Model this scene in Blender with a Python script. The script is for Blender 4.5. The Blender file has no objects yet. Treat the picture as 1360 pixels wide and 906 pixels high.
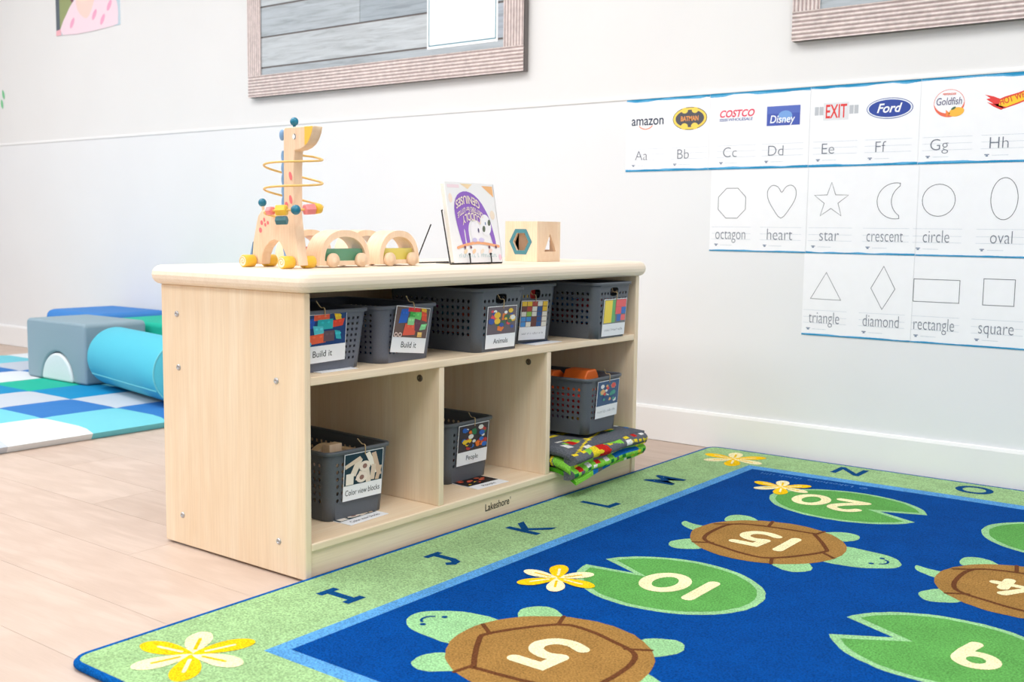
import bpy, bmesh, math, random
from mathutils import Vector, Matrix
random.seed(7)
SC = bpy.context.scene
COL = SC.collection
PI = math.pi

# ------------------------------------------------------------------ camera
FPX = 1427.85
cam_d = bpy.data.cameras.new('camera'); cam = bpy.data.objects.new('camera', cam_d); COL.objects.link(cam)
yaw, pitch, roll = -0.6523, -0.1036, 0.0123
f_ = Vector((math.sin(yaw)*math.cos(pitch), math.cos(yaw)*math.cos(pitch), math.sin(pitch)))
r0 = Vector((math.cos(yaw), -math.sin(yaw), 0)); u0 = r0.cross(f_)
r_ = r0*math.cos(roll) + u0*math.sin(roll); u_ = -r0*math.sin(roll) + u0*math.cos(roll)
M4 = Matrix((r_, u_, -f_)).transposed().to_4x4(); M4.translation = Vector((1.5222, -3.0514, 0.6803))
cam.matrix_world = M4
cam_d.sensor_width = 36.0; cam_d.lens = FPX/1360*36.0; cam_d.clip_start = 0.05
cam_d.dof.use_dof = True; cam_d.dof.focus_distance = 2.35; cam_d.dof.aperture_fstop = 6.3
SC.camera = cam

# ------------------------------------------------------------------ light
SC.view_settings.view_transform = 'Standard'; SC.view_settings.look = 'None'
SC.view_settings.gamma = 1.0; SC.view_settings.use_curve_mapping = False
SC.view_settings.exposure = 0.12
W = bpy.data.worlds.new('daylight'); SC.world = W; W.use_nodes = True
W.node_tree.nodes['Background'].inputs[0].default_value = (0.93, 0.975, 1.04, 1)
W.node_tree.nodes['Background'].inputs[1].default_value = 0.74
def area(name, loc, rot, sx, sy, power, color=(1, 1, 1)):
    d = bpy.data.lights.new(name, 'AREA'); d.shape = 'RECTANGLE'; d.size = sx; d.size_y = sy
    d.energy = power; d.color = color
    o = bpy.data.objects.new(name, d); COL.objects.link(o); o.location = loc; o.rotation_euler = rot
    return o
PANELS = [(-3.6, -1.8), (-1.2, -1.8), (1.2, -1.8), (-3.6, -3.9), (-1.2, -3.9), (1.2, -3.9)]
PANEL_POWER = 21

# ------------------------------------------------------------------ helpers
def s2l(c):
    c = c/255.0
    return c/12.92 if c <= 0.04045 else ((c+0.055)/1.055)**2.4
def rgb(*c):
    if len(c) == 1: c = c[0]
    return (s2l(c[0]), s2l(c[1]), s2l(c[2]), 1.0)

class NT:
    def __init__(s, name, rough=0.5, spec=0.5):
        s.m = bpy.data.materials.new(name); s.m.use_nodes = True
        s.t = s.m.node_tree; s.n = s.t.nodes; s.l = s.t.links
        s.b = s.n['Principled BSDF']; s.b.inputs['Roughness'].default_value = rough
        s.b.inputs['Specular IOR Level'].default_value = spec
    def add(s, k, **kw):
        n = s.n.new(k)
        for a, v in kw.items(): setattr(n, a, v)
        return n
    def noise(s, scale, vec=None, detail=2.0, rough=0.5, dist=0.0):
        n = s.add('ShaderNodeTexNoise'); n.inputs['Scale'].default_value = scale
        n.inputs['Detail'].default_value = detail; n.inputs['Roughness'].default_value = rough
        n.inputs['Distortion'].default_value = dist
        if vec is not None: s.l.new(vec, n.inputs['Vector'])
        return n
    def obj(s, scale=(1, 1, 1)):
        c = s.add('ShaderNodeTexCoord'); m = s.add('ShaderNodeMapping'); m.inputs['Scale'].default_value = scale
        s.l.new(c.outputs['Object'], m.inputs['Vector']); return m.outputs['Vector']
    def ramp(s, fac, stops):
        r = s.add('ShaderNodeValToRGB'); s.l.new(fac, r.inputs['Fac'])
        e = r.color_ramp.elements
        while len(e) < len(stops): e.new(0.5)
        for el, (p, c) in zip(e, stops): el.position = p; el.color = c
        return r.outputs['Color']
    def mix(s, a, b, fac=0.5, mode='MIX'):
        m = s.add('ShaderNodeMix', data_type='RGBA', blend_type=mode)
        for k, v in ((0, fac), (6, a), (7, b)):
            if hasattr(v, 'links') or hasattr(v, 'is_linked'): s.l.new(v, m.inputs[k])
            else: m.inputs[k].default_value = v
        return m.outputs[2]
    def base(s, c):
        if hasattr(c, 'is_linked'): s.l.new(c, s.b.inputs['Base Color'])
        else: s.b.inputs['Base Color'].default_value = c
    def bump(s, h, strength=0.2, dist=0.001):
        b = s.add('ShaderNodeBump'); b.inputs['Strength'].default_value = strength; b.inputs['Distance'].default_value = dist
        s.l.new(h, b.inputs['Height']); s.l.new(b.outputs['Normal'], s.b.inputs['Normal'])

def mat_plain(name, c, rough=0.5, var=0.04, scale=60, spec=0.5, bump=0.0):
    t = NT(name, rough, spec); n = t.noise(scale, t.obj())
    lo = tuple(max(0, x*(1-var)) for x in c[:3])+(1,); hi = tuple(min(1, x*(1+var)) for x in c[:3])+(1,)
    t.base(t.ramp(n.outputs['Fac'], [(0.3, lo), (0.7, hi)]))
    if bump: t.bump(n.outputs['Fac'], bump)
    return t.m
def mat_wood(name, c1, c2, stretch=(14, 14, 1.6), rough=0.45, rings=3.0):
    t = NT(name, rough, 0.35); v = t.obj(stretch)
    big = t.noise(1.0, v, 3.0, 0.55, 1.2)
    w = t.add('ShaderNodeTexWave', wave_type='BANDS', bands_direction='X'); w.inputs['Scale'].default_value = rings*0.35
    w.inputs['Distortion'].default_value = 7.0; w.inputs['Detail'].default_value = 2.0; w.inputs['Detail Scale'].default_value = 0.8
    t.l.new(v, w.inputs['Vector'])
    fine = t.noise(6.0, t.obj(tuple(a*8 if a > 3 else a for a in stretch)), 2.0)
    a = t.ramp(big.outputs['Fac'], [(0.3, c2), (0.65, c1)])
    b = t.mix(a, c2, t.ramp(w.outputs['Fac'], [(0.55, (0, 0, 0, 1)), (1.0, (0.55, 0.55, 0.55, 1))]))
    c = t.mix(b, t.ramp(fine.outputs['Fac'], [(0.35, (0.9, 0.88, 0.86, 1)), (0.65, (1, 1, 1, 1))]), 0.6, 'MULTIPLY')
    t.base(c); t.bump(fine.outputs['Fac'], 0.05, 0.0005)
    return t.m
def mat_attr(name, rough=0.6, fuzz=0.0, fscale=700, bump=0.0, spec=0.3, soft=0.0):
    t = NT(name, rough, spec); a = t.add('ShaderNodeAttribute', attribute_name='Col')
    c = a.outputs['Color']; v = t.obj()
    if fuzz:
        n = t.noise(fscale, v, 2.0); n2 = t.noise(fscale*0.05, v, 3.0)
        c = t.mix(c, t.ramp(n.outputs['Fac'], [(0.3, (1-fuzz, 1-fuzz, 1-fuzz, 1)), (0.7, (1+fuzz, 1+fuzz, 1+fuzz, 1))]), 1.0, 'MULTIPLY')
        c = t.mix(c, t.ramp(n2.outputs['Fac'], [(0.35, (1-fuzz*.2,)*3+(1,)), (0.65, (1+fuzz*.2,)*3+(1,))]), 1.0, 'MULTIPLY')
        if bump: t.bump(n.outputs['Fac'], bump, 0.004)
    t.base(c)
    return t.m

M = {}
M['wall_up'] = mat_plain('wall_paint', (0.80, 0.795, 0.79, 1), 0.6, 0.01, 3)
M['wall_low'] = mat_plain('wall_panel_white', (0.825, 0.835, 0.85, 1), 0.4, 0.01, 3)
M['trim'] = mat_plain('trim_white', (0.88, 0.88, 0.88, 1), 0.35, 0.01, 5)
M['ceil'] = mat_plain('ceiling_white', (0.85, 0.85, 0.85, 1), 0.8, 0.02, 20)
M['birch'] = mat_wood('birch_ply', rgb(250, 231, 203), rgb(242, 216, 182), (7, 7, 1.6))
M['birch_h'] = mat_wood('birch_ply_horizontal', rgb(250, 231, 204), rgb(242, 216, 183), (9, 1.3, 9))
M['birch_top'] = mat_wood('maple_edge', rgb(252, 236, 215), rgb(248, 230, 207), (9, 1.0, 9))
M['toy_wood'] = mat_wood('toy_beech', rgb(250, 222, 192), rgb(240, 206, 172), (40, 40, 9), 0.5)
M['bolt'] = mat_plain('zinc_bolt', rgb(190, 190, 192), 0.35, 0.05, 400); M['bolt'].node_tree.nodes['Principled BSDF'].inputs['Metallic'].default_value = 0.8
M['bolt_dark'] = mat_plain('dark_bolt', rgb(105, 95, 80), 0.4, 0.05, 400); M['bolt_dark'].node_tree.nodes['Principled BSDF'].inputs['Metallic'].default_value = 0.5
M['basket'] = mat_plain('grey_basket_plastic', rgb(92, 97, 104), 0.5, 0.06, 500, 0.4, 0.02)
M['basket_b'] = mat_plain('blue_grey_basket_plastic', rgb(104, 108, 120), 0.5, 0.06, 500, 0.4, 0.02)
M['print'] = mat_attr('printed_paper', 0.45, spec=0.4)
M['paint'] = mat_attr('painted', 0.4, spec=0.5)
M['pile'] = mat_attr('rug_pile', 0.95, 0.34, 300, 1.0, spec=0.05)
M['felt'] = mat_attr('play_mat_pile', 0.95, 0.25, 300, 0.5, spec=0.05)
M['twine'] = mat_plain('jute_twine', rgb(196, 170, 128), 0.9, 0.2, 900)
M['wire'] = mat_plain('black_wire', rgb(25, 25, 28), 0.35, 0.05, 100)
M['rattan'] = mat_plain('yellow_wire', rgb(236, 192, 110), 0.4, 0.05, 100)

def fabric(name, c):
    t = NT(name, 0.75, 0.25); n = t.noise(900, t.obj(), 1.0); n2 = t.noise(9, t.obj(), 2.0)
    lo = tuple(x*.93 for x in c[:3])+(1,); hi = tuple(min(1, x*1.06) for x in c[:3])+(1,)
    t.base(t.ramp(n.outputs['Fac'], [(0.3, lo), (0.7, hi)])); t.bump(n2.outputs['Fac'], 0.25, 0.01)
    return t.m
FAB = {'white': fabric('foam_white', rgb(220, 226, 230)), 'cyan': fabric('foam_cyan', rgb(112, 198, 212)),
       'blue': fabric('foam_blue', rgb(46, 116, 186)), 'teal': fabric('foam_teal_blue', rgb(0, 138, 190)),
       'green': fabric('foam_green', rgb(24, 178, 152)), 'grey': fabric('foam_grey', rgb(190, 198, 208)),
       'slate': fabric('foam_slate', rgb(142, 163, 174)), 'sky': fabric('foam_bolster', rgb(84, 188, 210)), 'royal': fabric('foam_royal', rgb(66, 130, 200))}

class MB:
    def __init__(s): s.v = []; s.f = []; s.c = []; s.sm = []
    def add(s, vs, fs, col=None, smooth=False):
        o = len(s.v); s.v += [tuple(p) for p in vs]
        for q in fs: s.f.append(tuple(i+o for i in q)); s.c.append(col); s.sm.append(smooth)
        return s
    def poly(s, pts, col=None): return s.add(pts, [tuple(range(len(pts)))], col)
    def box(s, x0, x1, y0, y1, z0, z1, col=None):
        return s.add([(x, y, z) for z in (z0, z1) for y in (y0, y1) for x in (x0, x1)],
                     [(0, 2, 3, 1), (4, 5, 7, 6), (0, 1, 5, 4), (2, 6, 7, 3), (0, 4, 6, 2), (1, 3, 7, 5)], col)
    def prism(s, pts, fn, t0, t1, col=None, smooth=False, cap=True):
        # pts 2D; fn(a,b,t) -> 3D
        n = len(pts); vs = [fn(a, b, t0) for a, b in pts] + [fn(a, b, t1) for a, b in pts]
        s.add(vs, [(i, (i+1) % n, n+(i+1) % n, n+i) for i in range(n)], col, smooth)
        if cap: s.add(vs, [tuple(range(n))[::-1], tuple(range(n, 2*n))], col)
        return s
    def tube(s, path, r, seg=8, closed=False, col=None, cap=True):
        P = [Vector(p) for p in path]; n = len(P); rs = r if isinstance(r, (list, tuple)) else [r]*n
        up = Vector((0.13, 0.21, 0.97)); vs = []; prev = None
        for i, p in enumerate(P):
            a = P[(i-1) % n] if (closed or i > 0) else p; b = P[(i+1) % n] if (closed or i < n-1) else p
            t = (b-a).normalized()
            x = (prev - t*prev.dot(t)) if prev is not None else t.cross(up)
            if x.length < 1e-6: x = t.cross(Vector((1, 0, 0)))
            x.normalize(); prev = x; y = t.cross(x)
            vs += [p + (x*math.cos(k*2*PI/seg) + y*math.sin(k*2*PI/seg))*rs[i] for k in range(seg)]
        m = n if closed else n-1
        fs = [(i*seg+k, i*seg+(k+1) % seg, ((i+1) % n)*seg+(k+1) % seg, ((i+1) % n)*seg+k) for i in range(m) for k in range(seg)]
        s.add(vs, fs, col, True)
        if cap and not closed: s.add(vs, [tuple(range(seg))[::-1], tuple(range((n-1)*seg, n*seg))], col)
        return s
    def lathe(s, prof, mat, seg=20, col=None, smooth=True):
        # prof (r, h) about local z of matrix
        vs = []
        for r, h in prof:
            vs += [mat @ Vector((r*math.cos(k*2*PI/seg), r*math.sin(k*2*PI/seg), h)) for k in range(seg)]
        n = len(prof)
        fs = [(i*seg+k, i*seg+(k+1) % seg, (i+1)*seg+(k+1) % seg, (i+1)*seg+k) for i in range(n-1) for k in range(seg)]
        return s.add(vs, fs, col, smooth)
    def ball(s, c, r, seg=16, col=None, sc=(1, 1, 1)):
        n = 10; m = Matrix.Translation(c) @ Matrix.Diagonal((sc[0], sc[1], sc[2], 1))
        return s.lathe([(max(1e-5, r*math.sin(PI*i/n)), -r*math.cos(PI*i/n)) for i in range(n+1)], m, seg, col)
    def build(s, name, mat, parent=None, origin=None, bevel=0.0, seg=2, weld=False):
        me = bpy.data.meshes.new(name)
        o3 = Vector(origin) if origin is not None else Vector((0, 0, 0))
        me.from_pydata([tuple(Vector(p)-o3) for p in s.v], [], s.f); me.update()
        me.polygons.foreach_set('use_smooth', s.sm)
        if any(c is not None for c in s.c):
            at = me.color_attributes.new('Col', 'FLOAT_COLOR', 'CORNER')
            arr = []
            for p, c in zip(me.polygons, s.c): arr += list(c or (1, 1, 1, 1))*p.loop_total
            at.data.foreach_set('color', arr)
        bm = bmesh.new(); bm.from_mesh(me)
        bmesh.ops.remove_doubles(bm, verts=bm.verts, dist=1e-6 if not weld else 2e-5) if (bevel or weld) else None
        bmesh.ops.recalc_face_normals(bm, faces=bm.faces) if not any(c is not None for c in s.c) else None
        bm.to_mesh(me); bm.free()
        if mat is not None: me.materials.append(mat)
        o = bpy.data.objects.new(name, me); COL.objects.link(o); o.location = o3
        if parent is not None: put(o, parent)
        if bevel:
            b = o.modifiers.new('bevel', 'BEVEL'); b.width = bevel; b.segments = seg; b.limit_method = 'ANGLE'; b.angle_limit = 0.6
            for p in me.polygons: p.use_smooth = True
            w = o.modifiers.new('wn', 'WEIGHTED_NORMAL'); w.keep_sharp = True
        return o
def wloc(o):
    v = Vector((0, 0, 0)); m = Matrix.Identity(4)
    while o is not None: m = o.matrix_parent_inverse @ o.matrix_basis @ m; o = o.parent
    return m
def put(o, parent):
    o.parent = parent; o.matrix_parent_inverse = wloc(parent).inverted()
def empty(name, loc=(0, 0, 0)):
    o = bpy.data.objects.new(name, None); COL.objects.link(o); o.location = loc; o.empty_display_size = 0.05; return o
def tag(o, label, cat, group=None):
    o['label'] = label; o['category'] = cat
    if group: o['group'] = group
    return o
def struct(o, label=None):
    o['kind'] = 'structure'
    if label: o['label'] = label
    return o
def lab(o, label): o['label'] = label; return o

# ---- flat print helpers: a frame in space with u, v axes and a normal
class Fr:
    def __init__(s, o, u, v, lift=0.0004):
        s.o = Vector(o); s.u = Vector(u).normalized(); s.v = Vector(v).normalized(); s.n = s.u.cross(s.v); s.lift = lift
    def p(s, a, b, k=1): return s.o + s.u*a + s.v*b + s.n*(s.lift*k)
    def at(s, a, b, rot=0.0):
        c, q = math.cos(rot), math.sin(rot)
        return Fr(s.o+s.u*a+s.v*b, s.u*c+s.v*q, -s.u*q+s.v*c, s.lift)
def fpoly(mb, F, pts, col, k=1): mb.poly([F.p(a, b, k) for a, b in pts], col)
def frect(mb, F, x0, x1, y0, y1, col, k=1): fpoly(mb, F, [(x0, y0), (x1, y0), (x1, y1), (x0, y1)], col, k)
def fell(mb, F, cx, cy, rx, ry, col, k=1, n=32, rot=0):
    c, q = math.cos(rot), math.sin(rot)
    fpoly(mb, F, [(cx+rx*math.cos(t)*c-ry*math.sin(t)*q, cy+rx*math.cos(t)*q+ry*math.sin(t)*c) for t in (i*2*PI/n for i in range(n))], col, k)
def fstroke(mb, F, pts, w, col, k=1, closed=False, cap=True):
    n = len(pts); L = []; R = []
    for i in range(n):
        a = pts[(i-1) % n] if (closed or i > 0) else pts[i]; b = pts[(i+1) % n] if (closed or i < n-1) else pts[i]
        p = pts[i]
        d1 = Vector((p[0]-a[0], p[1]-a[1])); d2 = Vector((b[0]-p[0], b[1]-p[1]))
        if d1.length < 1e-9: d1 = d2
        if d2.length < 1e-9: d2 = d1
        d1.normalize(); d2.normalize(); t = (d1+d2)
        t = t.normalized() if t.length > 1e-6 else d1
        nn = Vector((-t.y, t.x)); m = min(1.6, 1/max(0.3, nn.dot(Vector((-d1.y, d1.x)))))
        L.append((p[0]+nn.x*w/2*m, p[1]+nn.y*w/2*m)); R.append((p[0]-nn.x*w/2*m, p[1]-nn.y*w/2*m))
    for i in range(n if closed else n-1):
        j = (i+1) % n; fpoly(mb, F, [R[i], R[j], L[j], L[i]], col, k)
    if cap and not closed:
        for e, q in ((0, 1), (n-1, n-2)):
            a = math.atan2(pts[e][1]-pts[q][1], pts[e][0]-pts[q][0])
            fpoly(mb, F, [(pts[e][0]+w/2*math.cos(a-PI/2+i*PI/6), pts[e][1]+w/2*math.sin(a-PI/2+i*PI/6)) for i in range(7)], col, k)
_tc = {}
def text_geo(body, bold=0.0, shear=0.0):
    key = (body, bold, shear)
    if key not in _tc:
        cu = bpy.data.curves.new('t', 'FONT'); cu.body = body; cu.offset = bold; cu.shear = shear; cu.resolution_u = 4
        o = bpy.data.objects.new('t', cu); COL.objects.link(o)
        me = o.to_mesh()
        vs = [(v.co.x, v.co.y) for v in me.vertices]; fs = [tuple(p.vertices) for p in me.polygons]
        o.to_mesh_clear(); bpy.data.objects.remove(o); bpy.data.curves.remove(cu)
        _tc[key] = (vs, fs)
    return _tc[key]
_capH = None
def ftext(mb, F, body, x, y, h, col, k=2, align='c', bold=0.0, width=None, shear=0.0, warp=None):
    """h: cap height; (x, y) baseline anchor"""
    global _capH
    if _capH is None: _capH = max(v[1] for v in text_geo('H')[0])
    vs, fs = text_geo(body, bold, shear)
    if not vs: return
    x0 = min(v[0] for v in vs); x1 = max(v[0] for v in vs); sy = h/_capH; sx = sy if width is None else width/(x1-x0)
    off = {'c': (x0+x1)/2, 'l': x0, 'r': x1}[align]
    pts = [((a-off)*sx+x, b*sy+y) for a, b in vs]
    if warp: pts = [warp(a, b) for a, b in pts]
    P = [F.p(a, b, k) for a, b in pts]
    # make faces point along the normal
    g = []
    for q in fs:
        n = sum(((pts[q[i]][0]*pts[q[(i+1) % len(q)]][1]-pts[q[(i+1) % len(q)]][0]*pts[q[i]][1]) for i in range(len(q))))
        g.append(q if n > 0 else q[::-1])
    mb.add(P, g, col)
def scribble(mb, F, x0, x1, y, h, words, col, k=1):
    # print too small to read in the photograph: word-shaped rows of tiny strokes
    tot = sum(words)+len(words)-1; u = (x1-x0)/tot; x = x0; rq = random.Random(int(x1*1e4)+len(words))
    for n in words:
        for i in range(n):
            hh = h*(1.0 if rq.random() < .3 else .68)
            frect(mb, F, x+u*(i+.12), x+u*(i+.34), y, y+hh, col, k)
            if rq.random() < .75: yy = y+(0 if rq.random() < .5 else .55*h); frect(mb, F, x+u*(i+.34), x+u*(i+.8), yy, yy+.13*h, col, k)
        x += u*(n+1)
def arc(cx, cy, rx, ry, a0, a1, n=16): return [(cx+rx*math.cos(math.radians(a0+(a1-a0)*i/n)), cy+ry*math.sin(math.radians(a0+(a1-a0)*i/n))) for i in range(n+1)]
def smooth(pts, n=4, closed=True):
    out = []; N = len(pts)
    for i in range(N if closed else N-1):
        p0, p1, p2, p3 = [pts[(i+d) % N] if closed else pts[max(0, min(N-1, i+d))] for d in (-1, 0, 1, 2)]
        for k in range(n):
            t = k/n
            out.append(tuple(0.5*((2*p1[j])+(-p0[j]+p2[j])*t+(2*p0[j]-5*p1[j]+4*p2[j]-p3[j])*t*t+(-p0[j]+3*p1[j]-3*p2[j]+p3[j])*t**3) for j in range(len(p1))))
    if not closed: out.append(tuple(pts[-1]))
    return out
def rrect(x0, x1, y0, y1, r, n=6):
    out = []
    for cx, cy, a in ((x1-r, y0+r, -90), (x1-r, y1-r, 0), (x0+r, y1-r, 90), (x0+r, y0+r, 180)):
        out += [(cx+r*math.cos(math.radians(a+90*i/n)), cy+r*math.sin(math.radians(a+90*i/n))) for i in range(n+1)]
    return out

# ================================================================== SETTING
XL, XR, YF, ZC = -6.2, 4.6, -5.6, 2.75
floor = struct(MB().box(XL, XR, YF, 0.01, -0.06, -0.004).build('floor', mat_plain('subfloor', rgb(150, 125, 105), 0.9)))
pl_mats = []
for i, (a, b) in enumerate([((207, 187, 173), (194, 172, 157)), ((209, 189, 175), (197, 176, 161)), ((203, 183, 169), (191, 169, 154))]):
    pl_mats.append(mat_wood('floor_plank_%d' % i, rgb(a), rgb(b), (3.0, 20, 20), 0.45, 1.2))
PW, PLN = 0.181, 1.22
pm = {}
for i, m in enumerate(pl_mats):
    for pz in range(2):
        me = MB().box(-PLN/2+.0004, PLN/2-.0004, -PW/2+.0004, PW/2-.0004, -0.004, 0).build('plank', m); pm[(i, pz)] = me.data
        bpy.data.objects.remove(me)
row = 0; y = -PW/2
while y > -3.3:
    x = -4.9 + (row*0.43 % PLN)
    while x < 2.2:
        i = random.randrange(3); o = bpy.data.objects.new('plank', pm[(i, 0)]); COL.objects.link(o)
        o.location = (x, y, 0); o.rotation_euler = (0, 0, PI*random.randrange(2)); put(o, floor); x += PLN
    y -= PW; row += 1
struct(MB().box(XL, XR, 0.0, 0.15, -0.06, 1.1057).build('wall_back', M['wall_low']))
wu = struct(MB().box(XL, XR, 0.001, 0.15, 1.1057, ZC).build('wall_back_upper', M['wall_up']))
struct(MB().box(XL-0.15, XL, YF, 0.15, -0.06, ZC).build('wall_left', M['wall_up']))
struct(MB().box(XL, XR, YF, 0.15, ZC, ZC+0.1).build('ceiling', M['ceil']))
mb = MB(); pr = [(0, 1.1015), (-0.0035, 1.1022), (-0.0042, 1.106), (-0.0035, 1.113), (0.001, 1.1145)]
mb.prism(pr, lambda a, b, t: (t, a, b), XL, XR); struct(mb.build('trim_1', M['trim']))
mb = MB(); pr = [(0, 0.0015), (-0.011, 0.0015), (-0.011, 0.104), (-0.008, 0.112), (0, 0.1135)]
mb.prism(pr, lambda a, b, t: (t, a, b), XL, XR); struct(mb.build('baseboard_back', M['trim']))
mb = MB(); mb.prism(pr, lambda a, b, t: (XL-a, t, b), YF, 0); struct(mb.build('baseboard_left', M['trim']))
# ceiling panels (lamps)
lm = NT('panel_diffuser'); lm.b.inputs['Emission Color'].default_value = (1, 1, 1, 1); lm.b.inputs['Emission Strength'].default_value = 3.0
for i, (x, y) in enumerate(PANELS):
    o = empty('ceiling_light', (x, y, ZC-0.03)); tag(o, 'flat white square ceiling light panel above the room', 'ceiling light', 'ceiling light panels')
    mb = MB()
    for a in ((x-.62, x-.6, y-.62, y+.62), (x+.6, x+.62, y-.62, y+.62), (x-.6, x+.6, y-.62, y-.6), (x-.6, x+.6, y+.6, y+.62)): mb.box(*a, ZC-.035, ZC-.0005)
    mb.build('frame', M['trim'], o); MB().box(x-.6, x+.6, y-.6, y+.6, ZC-.02, ZC-.0005).build('diffuser', lm.m, o)
    a = area('panel_lamp', (x, y, ZC-.037), (0, 0, 0), 1.18, 1.18, PANEL_POWER, (0.985, 0.995, 1.0)); put(a, o)

# ================================================================== STORAGE SHELF
H = 0.557; SY0, SY1 = -1.6986, -0.4821; SD = -0.4467; TOPZ = 0.597
shelf = empty('storage_shelf', (-.22, -1.09, 0)); tag(shelf, 'low birch plywood storage shelf with rounded top standing beside the rug', 'shelf')
PT = 0.016
def P(name, m, *b, bevel=0.0015): return MB().box(*b).build(name, m, shelf, bevel=bevel)
def side(y0, y1): return MB().box(SD, 0, y0, y1, 0.004, H).build('side_panel', M['birch'], shelf, bevel=0.003)
side(SY0, SY0+PT); side(SY1-PT-.002, SY1)
P('shelf_board', M['birch_h'], SD+.008, -.002, SY0+PT, SY1-PT-.002, .380, .3965, bevel=.002)
P('divider', M['birch'], SD+.008, -.003, -1.312, -1.2955, .0735, .380); P('divider', M['birch'], SD+.008, -.003, -.911, -.894, .0735, .380)
P('bottom_board', M['birch_h'], SD+.008, -.001, SY0+PT, SY1-PT-.002, .057, .0735, bevel=.003)
kick = P('kick_plate', M['birch_h'], -.022, -.006, SY0+PT, SY1-PT-.002, .006, .057)
P('back_panel', M['birch'], SD, SD+.008, SY0+PT, SY1-PT-.002, .03, H)
# bullnose top
mb = MB(); loops = []; R = 0.02; zc = .577
for i in range(9):
    a = -PI/2 + PI*i/8; ins = R*(1-math.cos(a))
    loops.append([(x, y, zc+R*math.sin(a)) for x, y in rrect(-.468+ins, .020-ins, -1.719+ins, -.464-ins, .024-ins+.004, 6)])
n = len(loops[0])
for i in range(8): mb.add(loops[i]+loops[i+1], [(k, (k+1) % n, n+(k+1) % n, n+k) for k in range(n)], None, True)
mb.poly(loops[0][::-1]); mb.poly(loops[-1]); mb.build('tabletop', M['birch_top'], shelf)
def bolt(c, ax, m, r=.0065):
    Mx = Matrix.Translation(c) @ Vector(ax).to_track_quat('Z', 'Y').to_matrix().to_4x4()
    mb = MB(); mb.lathe([(r, 0), (r, .0012), (r*.75, .0028), (r*.4, .003), (r*.4, .0012), (1e-5, .0012)], Mx, 14); mb.build('bolt', m, shelf)
for x, z in ((-.392, .496), (-.389, .384), (-.385, .068), (-.080, .3846), (-.0774, .069)): bolt((x, SY0, z), (0, -1, 0), M['bolt'])
bolt((-.06, -1.312, .352), (0, -1, 0), M['bolt_dark'], .008); bolt((-.06, -.911, .352), (0, -1, 0), M['bolt_dark'], .008)
mb = MB(); F = Fr((-.0058, -1.1455, .0275), (0, 1, 0.01), (0, 0, 1)); ftext(mb, F, 'Lakeshore', 0, 0, .0165, rgb(70, 60, 50), 1, 'l', 0.012, .091)
ftext(mb, F, "'", .0945, -.001, .0165, rgb(70, 60, 50), 1, 'l'); mb.build('lettering', M['print'], kick)

# ================================================================== ALPHABET RUG
C_GRN = rgb(160, 196, 140); C_LB = rgb(92, 158, 216); C_DB = rgb(2, 70, 146); C_BIND = rgb(8, 92, 170)
C_PAD = rgb(98, 166, 84); C_PADE = rgb(154, 204, 148); C_SH = rgb(162, 122, 66); C_SHL = rgb(108, 66, 40)
C_CRM = rgb(252, 240, 190); C_YEL = rgb(252, 204, 24); C_LET = rgb(14, 74, 130)
RX0, RX1, RY0, RT = 0.0115, 3.27, -2.19, 0.012
def ysh(x, y):   # the rug lies a little askew towards the wall
    k = max(0.0, min(1.0, (y-RY0)/(2.15))); return y + k*min(0.026, 0.045*max(0, x-RX0))
rug = empty('alphabet_rug', (1.6, -1.1, 0)); tag(rug, 'blue and green turtle pond rug with letters round its border', 'rug')
mb = MB()
outl = [(x, ysh(x, y)) for x, y in rrect(RX0, RX1, RY0, -.037, .03, 6)]
edge2 = []
for a, b in zip(outl, outl[1:]+outl[:1]):
    k = max(1, int(math.hypot(b[0]-a[0], b[1]-a[1])/.2)); edge2 += [(a[0]+(b[0]-a[0])*i/k, ysh2) for i in range(k) for ysh2 in [a[1]+(b[1]-a[1])*i/k]]
mb.prism(edge2, lambda a, b, t: (a, b, t), 0.0005, RT, C_GRN); mb.build('border_field', M['pile'], rug)
mb = MB(); mb.tube([(a, b, .0068) for a, b in edge2], .0066, 8, True, C_BIND); mb.build('binding', M['pile'], rug)
RF = Fr((0, 0, RT), (1, 0, 0), (0, 1, 0), 0.00025)
def band(x0, x1, y0, y1): return [(x, ysh(x, y)) for x, y in ((x0, y0), (x1, y0), (x1, y1), (.8, y1), (x0, y1))]
mb = MB(); fpoly(mb, RF, band(.219, RX1-.207, -1.983, -.222), C_LB, 1); mb.build('inner_stripe', M['pile'], rug)
mb = MB(); fpoly(mb, RF, band(.249, RX1-.237, -1.953, -.264), C_DB, 2); mb.build('pond_field', M['pile'], rug)
def jit(pts, a=.0012): return [(x+random.uniform(-a, a), y+random.uniform(-a, a)) for x, y in pts]
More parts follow.
